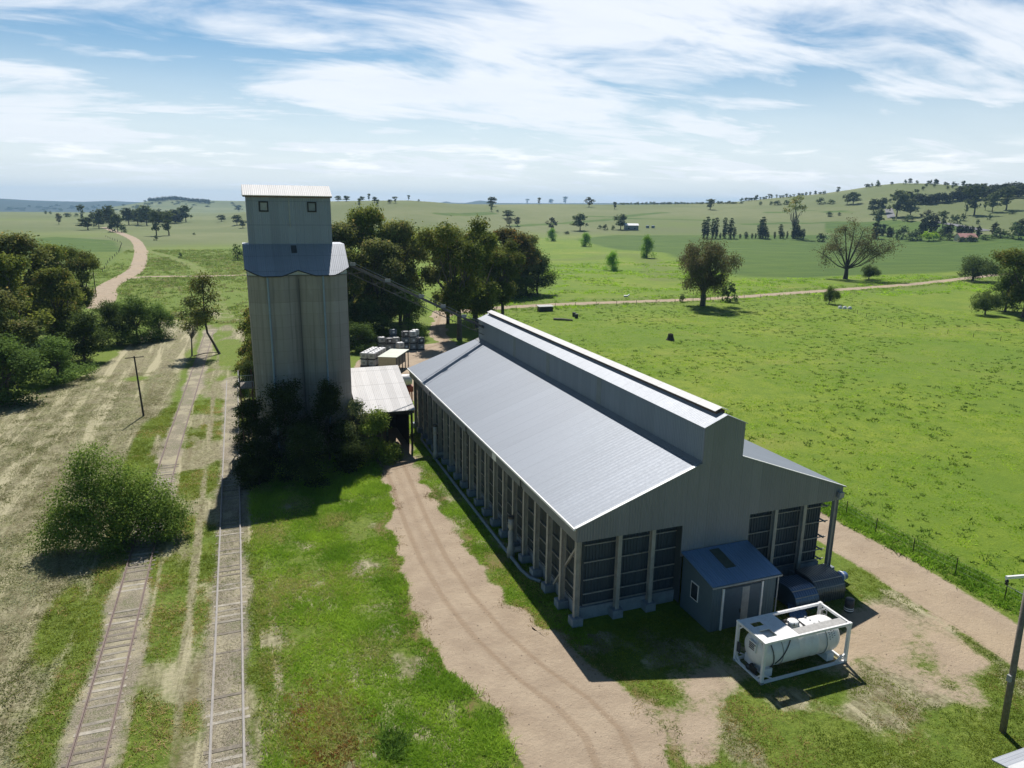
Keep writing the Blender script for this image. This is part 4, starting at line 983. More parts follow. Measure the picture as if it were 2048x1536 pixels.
# ------------------------------------------------------------------ vegetation
def leaves(blobs, n, size, asp=.55, droop=0., twig=9, spread=.35, cols=((.05, .075, .02), (.09, .1, .03)), rg=None, shell=.5, flat=.0, extra=None):
    """many small leaf clumps through the volume of overlapping blobs"""
    rg = rg or np.random.default_rng(1)
    bl = np.array(blobs, float); w = bl[:, 3]*bl[:, 4]*bl[:, 5]; w = w**.75; w /= w.sum()
    nt_ = max(1, n//twig); bi = rg.choice(len(bl), nt_, p=w)
    d = rg.normal(size=(nt_, 3)); d /= np.linalg.norm(d, axis=1)[:, None]; d[:, 2] = np.where(d[:, 2] < -.45, d[:, 2]*.5, d[:, 2])
    rad = shell+(1-shell)*rg.random(nt_)**.6; rad *= 1+.12*rg.normal(size=nt_)
    tc = bl[bi, :3]+d*rad[:, None]*bl[bi, 3:6]
    c = np.repeat(tc, twig, 0); N_ = len(c)
    off = rg.normal(size=(N_, 3))*spread; off[:, 2] *= .8
    if droop: off[:, 2] -= np.abs(rg.normal(size=N_))*spread*droop*1.5
    c = c+off
    nn = rg.normal(size=(N_, 3))*.75+np.repeat(d, twig, 0)*.55; nn[:, 2] += 1.1; nn /= np.linalg.norm(nn, axis=1)[:, None]
    a = rg.normal(size=(N_, 3)); a[:, 2] -= droop*2; a = np.cross(nn, np.cross(a, nn)); a /= np.linalg.norm(a, axis=1)[:, None]
    b = np.cross(nn, a)
    s = size*(.6+.8*rg.random(N_))[:, None]; a = a*s; b = b*s*asp
    V = np.stack([c-a*.5, c+b*.5, c+a*.5, c-b*.5], 1).reshape(-1, 3)
    k = rg.random(nt_); bb = rg.random(len(bl))[bi]; k = np.clip(k*.6+bb*.5-.05, 0, 1)
    c0, c1 = np.array(cols[0]), np.array(cols[1]); cc = c0+(c1-c0)*k[:, None]
    if len(cols) > 2:
        p = rg.random(nt_) < (extra or .15); cc[p] = np.array(cols[2])*(.7+.6*rg.random(p.sum()))[:, None]
    cc = np.repeat(cc, twig, 0)*(.75+.5*rg.random(N_))[:, None]
    return V, np.repeat(cc, 4, 0)
def leafmesh(name, V, C, m='leaf'): return npmesh(name, V, np.arange(len(V)), 4, m, C)
def limbs(mb, base, blobs, r, rg, fork=.35, n=7, bend=.12, topshare=.8, every=1):
    """tapering trunk with limbs running out to the blobs"""
    bl = np.array(blobs)[:, :3]; top = bl.mean(0); H = bl[:, 2].max()
    fk = np.array([top[0]*fork*.6, top[1]*fork*.6, H*fork]); base = np.array(base, float)
    mid = (base+fk)/2+rg.normal(size=3)*[bend, bend, 0]*H*.12
    mb.tube([base, base*.85+mid*.15, mid, fk], [r*1.35, r*1.02, r*.86, r*.72], n)
    for q in bl[::every]:
        q = q*.9+fk*.1; L = np.linalg.norm(q-fk)
        m1 = fk+(q-fk)*.33+np.array([0, 0, L*.1])+rg.normal(size=3)*L*.07; m2 = fk+(q-fk)*.68+np.array([0, 0, L*.06])+rg.normal(size=3)*L*.07
        mb.tube([fk-(fk-mid)*.04, m1, m2, q], [r*.5, r*.34, r*.2, r*.06], 5)
    return mb
def blobset(H, W, n, rg, low=.35, rs=(.16, .3), shape='round', tall=1.0):
    out = []
    for i in range(n):
        for _ in range(30):
            z = low+(1-low)*rg.random(); t = rg.random()*2*math.pi
            pr = {'round': math.sqrt(max(0, 1-((z-(low+1)/2)/((1-low)/2))**2)), 'vase': .35+.75*(z-low)/(1-low) if z < .8 else 1.1-2*(z-.8), 'dome': math.sqrt(max(0.02, 1-((z-low)/(1-low))**2))}[shape]
            rr = pr*math.sqrt(rg.random())
            s = rs[0]+(rs[1]-rs[0])*rg.random()
            rr = max(0, rr-.55*s)
            p = (rr*W/2*math.cos(t), rr*W/2*math.sin(t), min(z, 1-s*.35)*H)
            if all(math.dist(p, q[:3]) > .5*s*W/2 for q in out): break
        out.append(p+(s*W*.62, s*W*.62, s*W*.5*tall))
    return out
OLIVE = ((.052, .076, .016), (.159, .184, .042), (.215, .165, .054))
GREYO = ((.066, .087, .027), (.187, .203, .067), (.242, .203, .089))
DARK = ((.026, .046, .013), (.081, .118, .029))
BRIGHT = ((.055, .114, .017), (.172, .285, .042))
BROWN = ((.047, .042, .020), (.113, .098, .049), (.068, .084, .029))
RUSTY = ((.091, .095, .024), (.182, .162, .037), (.309, .152, .026))
WILL = ((.091, .190, .020), (.219, .379, .046))
POPL = ((.016, .034, .011), (.047, .080, .024))
def make_tree(kind, seed, H, W, n, leaf, cols, low=.3, nb=14, shape='round', rs=(.16, .3), trunk=.3, droop=.0, twig=9, spread=.4, extra=.05, bark='bark', fork=.35, asp=.55, tall=1., name='tree', cat='tree', m='leaf', shell=.5, blobs=None):
    rg = np.random.default_rng(seed)
    bl = blobs or blobset(H, W, nb, rg, low, rs, shape, tall)
    t = thing(name, 'x', cat)
    V, C = leaves(bl, n, leaf, asp, droop, twig, spread, cols, rg, shell, 0, extra)
    cr = link('crown', leafmesh('crown', V, C, m), t)
    tr = limbs(MB(), (0, 0, -.3), bl, trunk, rg, fork).build('trunk', bark, t)
    PROTO[kind] = (t, [(cr, []), (tr, [])], H, W); t['used'] = 0
    return t
def far_tree(kind, seed, H, W, n, leaf, cols, low=.3, nb=7, shape='round', trunk=.35, droop=0, spread=.5, name='tree', tall=1., blobs=None, pale=False):
    """distant tree: one mesh holding crown and trunk, too small in view for parts"""
    rg = np.random.default_rng(seed); bl = blobs or blobset(H, W, nb, rg, low, (.24, .42), shape, tall)
    V, C = leaves(bl, n, leaf, .7, droop, 6, spread, cols, rg, .45)
    mb = limbs(MB(), (0, 0, -.6), bl, trunk, rg, .32, 5)
    tv = []; 
    for f in mb.f: tv += [mb.v[f[0]], mb.v[f[1]], mb.v[f[2]], mb.v[f[3 if len(f) > 3 else 2]]]
    V = np.concatenate([V, np.array(tv)]); C = np.concatenate([C, np.tile([[.2, .18, .16] if pale else [.05, .042, .034]], (len(tv), 1))])
    o = link(name, leafmesh(name, V, C), None); o['label'] = 'x'; o['category'] = 'tree'; o['used'] = 0
    PROTO[kind] = (o, [], H, W)
def plant(kind, x, y, h, label, cat=None, group=None, w=None, rz=None, z=None):
    root, ch, H, W = PROTO[kind]; sz = h/H; sx = (w/W) if w else sz
    rz = rz if rz is not None else random.random()*6.28; z = float(terrain(x, y)) if z is None else z
    if not root['used']:
        root['used'] = 1; root.location = (x, y, z); root.rotation_euler[2] = rz; root.scale = (sx, sx, sz); root['label'] = label
        if cat: root['category'] = cat
        if group: root['group'] = group
        return root
    return dup(root, ch, (x, y, z), rz, (sx, sx, sz), label, cat, group)
def plantpx(kind, px, py, top, label, wpx=None, **k):
    p, d = hit(px, py); f = math.hypot(d, CH)/F
    h = max((py-top)*d/F*1.02, 1.0); w = wpx*d/F if wpx else None
    return plant(kind, p[0], p[1], h, label, w=w, **k)

make_tree('euc_a', 11, 20, 13, 24000, .5, OLIVE, .22, 24, 'round', (.15, .27), .42, .7, 12, .55)
make_tree('euc_b', 12, 20, 12, 24000, .5, GREYO, .2, 22, 'round', (.15, .26), .4, .8, 12, .55)
make_tree('euc_c', 13, 18, 13, 24000, .5, RUSTY, .2, 22, 'round', (.16, .28), .4, .5, 12, .5, extra=.1)
make_tree('euc_open', 14, 22, 15, 24000, .5, OLIVE, .3, 20, 'vase', (.15, .24), .6, .8, 12, .55, fork=.28)
make_tree('dense_dark', 15, 9, 8, 11000, .3, DARK, .05, 18, 'dome', (.2, .32), .2, .3, 9, .4, name='shrub', cat='shrub')
make_tree('dense_green', 16, 9, 9, 12000, .3, ((.041, .081, .018), (.122, .189, .043)), .05, 20, 'dome', (.18, .3), .2, .4, 9, .42, name='shrub', cat='shrub')
make_tree('she_oak', 17, 16, 19, 26000, .5, BROWN, .3, 28, 'round', (.13, .22), .8, 1.7, 12, .5, fork=.22, extra=.25, asp=.35, shell=.35)
make_tree('willow', 18, 8, 8, 5000, .5, WILL, .1, 14, 'dome', (.2, .32), .25, 1.8, 10, .45, asp=.35, name='willow')
make_tree('sapling', 19, 11, 6, 2600, .34, GREYO, .45, 11, 'round', (.15, .25), .13, .9, 9, .38, bark='bark_pale', fork=.3, name='sapling', m='leaf_thin')
make_tree('wide_tree', 20, 9, 19, 9000, .5, ((.036, .061, .018), (.097, .135, .040)), .28, 22, 'dome', (.12, .22), .5, .6, 10, .6, fork=.18)
far_tree('far_a', 31, 11, 11, 620, 1.35, ((.036, .054, .025), (.089, .112, .050)), .16, 9, 'dome')
far_tree('far_b', 32, 13, 10, 420, 1.3, ((.036, .054, .025), (.089, .112, .050)), .28, 8, 'vase')
far_tree('far_c', 33, 9, 11, 420, 1.2, ((.049, .054, .036), (.105, .108, .065)), .3, 7, 'dome')
far_tree('far_bush', 34, 5, 8, 300, 1.0, ((.026, .047, .018), (.073, .104, .036)), .05, 6, 'dome', .15, name='bush')
COLB = lambda H, W, p: [(0.04*W*math.sin(7*q), 0.04*W*math.cos(9*q), H*(.06+.9*q), W*.5*max(.16, math.sin(math.pi*(.14+.8*q))**p), W*.5*max(.16, math.sin(math.pi*(.14+.8*q))**p), H*.1) for q in np.linspace(0, 1, 11)]
far_tree('poplar', 35, 14, 2.8, 1100, .6, POPL, name='poplar', trunk=.2, spread=.12, blobs=COLB(14, 2.4, .8))
far_tree('cypress', 36, 10, 3.4, 900, .7, ((.014, .022, .010), (.040, .055, .020)), name='conifer', trunk=.2, spread=.15, blobs=COLB(10, 3.0, .6))
_rg = np.random.default_rng(39)
far_tree('tall_pale', 39, 24, 12, 700, 1.0, GREYO, name='tree', trunk=.7, blobs=[(5*math.cos(t)*q, 5*math.sin(t)*q, 24*(.9-.3*q*q-.05*_rg.random()), 3.0, 3.0, 1.9) for t, q in [(0, .3), (.9, .8), (1.8, .9), (2.7, .6), (3.5, .95), (4.4, .8), (5.2, .55), (5.9, .9), (2.2, .25)]], pale=True)
# big green bush over the left track
rg = np.random.default_rng(77)
bl = [(-5.6, -.6, 1.3, 1.6, 1.6, 1.4), (-1, -2.0, 1.3, 2.2, 1.7, 1.5), (3.6, -1.4, 1.4, 2.1, 1.7, 1.5), (2.6, 1.8, 3.0, 2.4, 2.2, 2.4), (-1.4, 1.5, 5.3, 2.6, 2.4, 2.8), (-3.4, .6, 3.6, 2.5, 2.2, 2.6), (.9, 1.2, 4.2, 2.5, 2.3, 2.3), (3.0, .2, 2.9, 2.3, 2.2, 2.0), (-1.2, -.8, 3.2, 2.7, 2.0, 2.4), (4.6, .6, 2.0, 1.9, 1.9, 1.6), (-4.8, .2, 2.2, 1.7, 1.8, 1.7), (1.6, -1.4, 2.2, 2.2, 1.8, 1.9), (-2.6, 1.8, 6.6, 1.5, 1.5, 1.6), (-3.2, -1.6, 1.8, 1.8, 1.5, 1.5), (5.3, -.4, 1.2, 1.3, 1.4, 1.1)]
t = thing('bush', 'big round green bush growing across the left railway track', 'bush', (-10.1, 57.9, 0)); t.scale = (.77, .77, .92)
V, C = leaves(bl, 54000, .17, .7, .2, 14, .34, ((.070, .124, .022), (.199, .281, .060)), rg, .5)
link('foliage', leafmesh('foliage', V, C, 'leaf_thin'), t)
mb = MB()
for q in bl:
    b0 = np.array([q[0]*.12, q[1]*.12, -.1]); p = np.array(q[:3])
    mb.tube([b0, b0*.6+p*.4+[0, 0, .3], p, p+(p-b0)*[.18, .18, .2]], [.09, .065, .035, .012], 5)
mb.build('stem', 'bark', t)

# shrubs smothering the silo foot
def shrub(x, y, h, w, label, cols, n, leaf=.17, seed=1, dome=True):
    rg = np.random.default_rng(seed); bl = blobset(h, w, 15, rg, .04, (.2, .34), 'dome' if dome else 'round')
    t = thing('shrub', label, 'shrub', (x, y, 0))
    V, C = leaves(bl, n, leaf, .6, .25, 10, .27, cols, rg, .4); link('foliage', leafmesh('foliage', V, C), t)
    limbs(MB(), (0, 0, -.1), bl, .12, rg, .2, 5).build('stem', 'bark', t); t['group'] = 'shrubs around the foot of the silo'
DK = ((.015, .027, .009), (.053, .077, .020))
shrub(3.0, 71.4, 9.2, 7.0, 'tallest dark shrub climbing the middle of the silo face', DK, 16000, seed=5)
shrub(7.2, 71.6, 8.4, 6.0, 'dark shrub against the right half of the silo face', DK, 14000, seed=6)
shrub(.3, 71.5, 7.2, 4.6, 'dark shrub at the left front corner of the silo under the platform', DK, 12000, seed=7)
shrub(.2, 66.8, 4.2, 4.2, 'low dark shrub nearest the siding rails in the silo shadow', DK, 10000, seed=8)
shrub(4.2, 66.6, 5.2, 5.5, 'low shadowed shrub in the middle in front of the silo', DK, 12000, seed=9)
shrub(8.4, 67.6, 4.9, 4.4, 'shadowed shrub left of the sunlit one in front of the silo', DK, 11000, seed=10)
shrub(11.9, 69.6, 5.4, 4.2, 'sunlit green shrub in front of the lime-streaked shed', ((.072, .109, .025), (.218, .281, .053)), 14000, seed=11)
shrub(10.0, 71.2, 6.4, 3.2, 'thin grey-green shrub between silo and lime-streaked roof', ((.098, .121, .060), (.244, .269, .121)), 6000, seed=12)
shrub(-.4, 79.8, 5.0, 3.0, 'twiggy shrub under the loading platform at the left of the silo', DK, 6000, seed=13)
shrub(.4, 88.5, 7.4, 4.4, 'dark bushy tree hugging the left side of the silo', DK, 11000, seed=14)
shrub(.9, 97, 9.5, 5.0, 'olive tree showing left of the silo wall above the platform', OLIVE, 9000, .25, seed=15)
shrub(1.2, 108, 10.5, 6.0, 'taller olive tree further back left of the silo wall', OLIVE, 9000, .3, seed=16)
shrub(1.5, 122, 9.5, 6.5, 'farthest olive tree on the siding left of the silo', OLIVE, 9000, .3, seed=17)

# left grove
LG = 'trees of the grove on the left'
for k, x, y, h, w, l in [
    ('dense_green', -29.5, 108, 8.5, 11, 'leafy green shrub at the near foot of the left grove'), ('dense_green', -38, 104, 10, 12, 'broad leafy shrub at the left picture edge below the grove'),
    ('dense_green', -25.5, 117, 6.5, 9, 'low green shrub at the right foot of the left grove beside the mown ground'), ('euc_b', -33, 117, 13.5, 11, 'mid-height olive tree rising behind the leafy shrub in the left grove'),
    ('euc_a', -40, 120, 19, 12, 'tall olive tree in the left grove near the picture edge'), ('euc_c', -47, 126, 22.3, 12, 'reddish-topped tall tree at the left picture edge'),
    ('euc_c', -40, 133, 22.2, 11, 'tallest rust-tinged tree of the left grove'), ('euc_a', -34, 131, 17.5, 11, 'olive tree in the middle of the left grove'),
    ('euc_b', -37, 150, 20, 13, 'grey-green tree at the back of the left grove'), ('euc_a', -33, 158, 17.5, 11, 'dark tree at the right shoulder of the left grove'),
    ('euc_a', -29, 140, 14.5, 10, 'olive tree at the right front of the left grove'), ('dense_dark', -24.5, 131, 8.5, 9.5, 'dark shrub at the right foot of the left grove'),
    ('euc_open', -32, 172, 16.5, 10, 'last open-crowned tree at the right end of the left grove'), ('euc_c', -52, 140, 23, 13, 'rust-tinged tree beyond the left picture edge'),
    ('euc_a', -47, 150, 21, 13, 'dark olive tree behind the reddish ones in the left grove'), ('dense_dark', -33, 124, 10, 9, 'dark undergrowth shrub inside the left grove')]:
    plant(k, x, y, h, l, 'shrub' if k.startswith('dense') else 'tree', LG, w)
plant('dense_green', -18.8, 147, 8.6, 'rounded green shrub standing alone right of the left grove', 'shrub', None, 9)
plant('dense_green', -15.3, 151, 6.8, 'smaller bright shrub tucked against the lone rounded shrub', 'shrub', None, 7)
plant('dense_dark', -22.0, 146, 8.0, 'dark shrub between the left grove and the lone rounded shrub', 'shrub', None, 7)
plant('dense_green', -24.5, 158, 6.5, 'pale green shrub in the gap beside the gravel road', 'shrub', None, 8)
# two spindly gums by the track
plant('sapling', -8.7, 130.9, 11.0, 'shorter spindly gum tree with pale forked stems beside the left track', 'tree', None, 7)
rg = np.random.default_rng(91)
t = thing('sapling', 'taller spindly gum tree with a curved leaning trunk beside the left track', 'tree', (-4.3, 131.4, 0))
bl = [(-2.6, 0, 11.8, 1.7, 1.6, 1.9), (-1.0, .3, 12.6, 1.5, 1.5, 1.6), (-3.2, -.2, 9.6, 1.5, 1.4, 1.9), (-.6, 0, 10.2, 1.5, 1.4, 1.7), (-1.8, .2, 13.3, 1.2, 1.2, 1.1), (-1.0, -.3, 7.6, 1.2, 1.2, 1.4), (-2.8, .3, 7.2, 1.0, 1.0, 1.3), (.2, .1, 7.8, .9, .9, 1.0)]
V, C = leaves(bl, 3600, .34, .5, .8, 9, .35, OLIVE, rg, .3); link('crown', leafmesh('crown', V, C, 'leaf_thin'), t)
mb = MB().tube([(0, 0, -.2), (-.8, 0, 1.8), (-1.7, 0, 3.8), (-1.9, 0, 6.5), (-1.8, 0, 9.5), (-1.7, 0, 12)], [.24, .2, .17, .14, .1, .04], 8)
for q in bl: mb.tube([(-1.85, 0, q[2]-2.6), ((q[0]-1.85)/2, q[1]/2, q[2]-1), q[:3]], [.07, .05, .02], 5)
mb.build('trunk', 'bark', t)
t = MB().tube([(-8.4, 130.2, .12), (-6.6, 131.0, .35), (-4.2, 131.6, .25)], [.1, .08, .05], 7).build('fallen_branch', 'dark_wood'); tag(t, 'dark fallen branch lying across the left track under the spindly gums', 'branch')

# tall grove behind the silo
RG = 'tall trees of the grove behind the silo'
for k, x, y, h, w, l in [
    ('euc_b', 18.5, 150, 22, 14, 'olive tree rising just right of the silo headhouse'), ('euc_a', 25.5, 153, 25, 13, 'tallest dome-topped tree of the grove behind the silo'),
    ('euc_b', 31, 150, 22.5, 12, 'greyish tree right of the tallest dome in the grove behind the silo'), ('euc_b', 26, 143, 19, 12, 'grey-olive tree above the far tote stack'),
    ('euc_a', 19, 141, 17, 11, 'dark tree close behind the silo wall'), ('euc_a', 33.5, 158, 20, 12, 'dark tree at the right end of the first grove clump'),
    ('dense_dark', 22.5, 136, 8, 9, 'dark shrub under the grove left of the far totes'), ('dense_green', 18.6, 127, 5.0, 7, 'sunlit fern-like shrub behind the white totes'),
    ('dense_green', 30, 138, 9.5, 9, 'leafy sunlit shrub right behind the far tote stack'), ('dense_dark', 16.5, 134, 9, 9, 'dark shrub showing between silo and totes'),
    ('euc_open', 39.0, 133, 23.3, 14, 'big tree with a thick dark trunk behind the conveyor foot'), ('euc_a', 46.5, 145, 20.5, 13, 'olive tree right of the thick-trunked one in the grove'),
    ('euc_b', 42, 152, 21, 12, 'grey-olive tree behind the thick-trunked one'), ('euc_open', 54, 150, 18.5, 11, 'drooping olive tree at the right of the second grove clump'),
    ('euc_a', 50, 158, 17.5, 11, 'dark olive tree deep in the second grove clump')]:
    plant(k, x, y, h, l, 'shrub' if k.startswith('dense') else 'tree', RG, w)
for k, x, y, h, w, l in [('euc_c', 73, 197, 19.0, 15, 'rust-topped tree at the right end of the grove beyond the shed'), ('euc_a', 66, 197, 18, 14, 'dark olive tree left of the rust-topped one beyond the shed'),
    ('euc_b', 79.5, 200, 17.5, 12, 'grey-brown tree near the right edge of the far grove clump'), ('dense_dark', 82, 197, 12, 12, 'dark low tree at the right edge of the far grove clump'),
    ('dense_dark', 72, 192, 9, 12, 'dark shadowed shrub at the foot of the far grove clump'), ('dense_dark', 63, 190, 9, 11, 'dark shrub at the left foot of the far grove clump')]:
    plant(k, x, y, h, l, 'shrub' if k.startswith('dense') else 'tree', 'trees of the far grove clump beyond the shed', w)

# single trees of the right pasture
plant('she_oak', 114.8, 161.5, 17.6, 'large brown drooping tree with a thick trunk by the dirt road', 'tree', None, 19.5, 2.2)
plantpx('far_bush', 1362, 604, 590, 'small dark bush left of the large brown drooping tree', 16, cat='bush')
plantpx('far_bush', 1455, 603, 570, 'dark drooping bush right of the large brown tree', 42, cat='bush')
rg = np.random.default_rng(101)
t = thing('bare_tree', 'wide spreading half-bare tree with long curved limbs beyond the dirt road', 'tree', (213.5, 211.9, 0))
mb = MB().tube([(0, 0, -.4), (.2, 0, 2), (.1, 0, 4.5)], [1.0, .75, .62], 9); tips = []
axx = Vector((math.cos(-.75), math.sin(-.75), 0)); ayy = Vector((-axx.y, axx.x, 0))
for (u, h, dep, r_) in [(-10.5, 9.0, 0, .3), (-6.5, 15.5, 2, .34), (-2.5, 19, -1.5, .36), (1.5, 20.5, 1, .4), (5, 18.5, -2, .34), (9, 15.5, 2, .34), (13.5, 13.5, 0, .36), (16.5, 11.5, 1, .22), (-4.5, 12, -4, .26), (4, 13, 5, .26), (8, 12, -4, .24), (-8, 12, 3, .22), (12, 9.5, -1.5, .2)]:
    e = axx*(u*.84)+ayy*dep+Vector((0, 0, h)); b0 = Vector((.1, 0, 3.8))
    low = b0+(e-b0)*.35+Vector((0, 0, -(e-b0).length*.08 if abs(u) > 7 else .4)); m2 = b0+(e-b0)*.7+Vector((0, 0, -.3))
    mb.tube([b0, low, m2, e], [r_, r_*.75, r_*.45, .07], 6)
    for q in range(7):
        s = m2+(e-m2)*rg.random(); f = s+Vector(tuple(rg.normal(size=3)*[1.6, 1.6, 1.3]))+Vector((0, 0, .9))+axx*(.4*np.sign(u)); mb.tube([s, (s+f)/2+Vector((0, 0, .2)), f], [.1, .07, .03], 4); tips.append(f)
    tips.append(e)
mb.build('trunk', 'dark_wood', t)
bl = [tuple(p)+(1.5, 1.5, 1.1) for p in tips]
V, C = leaves(bl, 9500, .55, .4, .9, 8, .75, ((.04, .038, .02), (.085, .08, .036)), rg, .3); link('crown', leafmesh('crown', V, C, 'leaf_thin'), t)
plant('wide_tree', 222, 209, 5.2, 'small dark bush on the right under the wide half-bare tree', 'bush', None, 9)
plant('wide_tree', 256.8, 193.9, 9.2, 'broad low-branching tree standing on the dirt road edge at right', 'tree', None, 20)
plant('euc_open', 181.5, 121.9, 17.6, 'dark tall tree cut by the right picture edge', 'tree', None, 16, .6)
plant('wide_tree', 176, 128, 6, 'low drooping bush left of the dark tree at the right edge', 'bush', None, 9)
plant('dense_dark', 186, 130, 12, 'dark foliage behind the tree at the right picture edge', 'tree', None, 13)
plant('wide_tree', 151.9, 155.5, 4.8, 'small grey twiggy bush beside the diagonal field line', 'bush', None, 5.5)
for px, py, top, w, l in [(1225, 541, 505, 38, 'nearest rounded willow in the creek line'), (1293, 516, 474, 36, 'tallest weeping willow in the creek line'), (1170, 493, 467, 30, 'farther willow below the farm shed'), (1104, 482, 458, 26, 'willow close to the far grove clump')]:
    plantpx('willow', px, py, top, l, w, group='willows along the creek')
# poplar row
ordn = ['first', 'second', 'third', 'fourth', 'fifth', 'sixth', 'seventh', 'eighth', 'ninth', 'tenth', 'eleventh', 'twelfth', 'thirteenth', 'fourteenth', 'fifteenth', 'sixteenth', 'seventeenth', 'eighteenth', 'nineteenth', 'twentieth', 'twenty-first', 'twenty-second', 'twenty-third', 'twenty-fourth', 'twenty-fifth', 'twenty-sixth', 'twenty-seventh']
rows = [(1407, 441, 12), (1413.5, 435, 12), (1424, 439, 11), (1431, 437, 12), (1440, 466, 6), (1449, 437, 14), (1460, 438, 14), (1468, 455, 9), (1480, 468, 6), (1492, 464, 10), (1504, 467, 6), (1511, 467, 5), (1519, 441, 14), (1525, 436, 14), (1531, 454, 9), (1535.5, 464, 7), (1549, 464, 6), (1560.5, 450, 11), (1566, 464, 7), (1574, 463, 5), (1587, 446, 14), (1592.5, 442, 11), (1597, 455, 10), (1601, 460, 9), (1606, 459, 9)]
for i, (px, top, w) in enumerate(rows):
    plantpx('poplar', px, 477, top, '%s dark %s from the left in the poplar row across the crop field' % (ordn[i], 'poplar' if 477-top > 20 else 'short poplar'), w, group='poplars in a row behind the crop field', cat='poplar')
plantpx('tall_pale', 1586, 477, 396, 'very tall pale-limbed tree standing in the poplar row', 38, cat='tree')
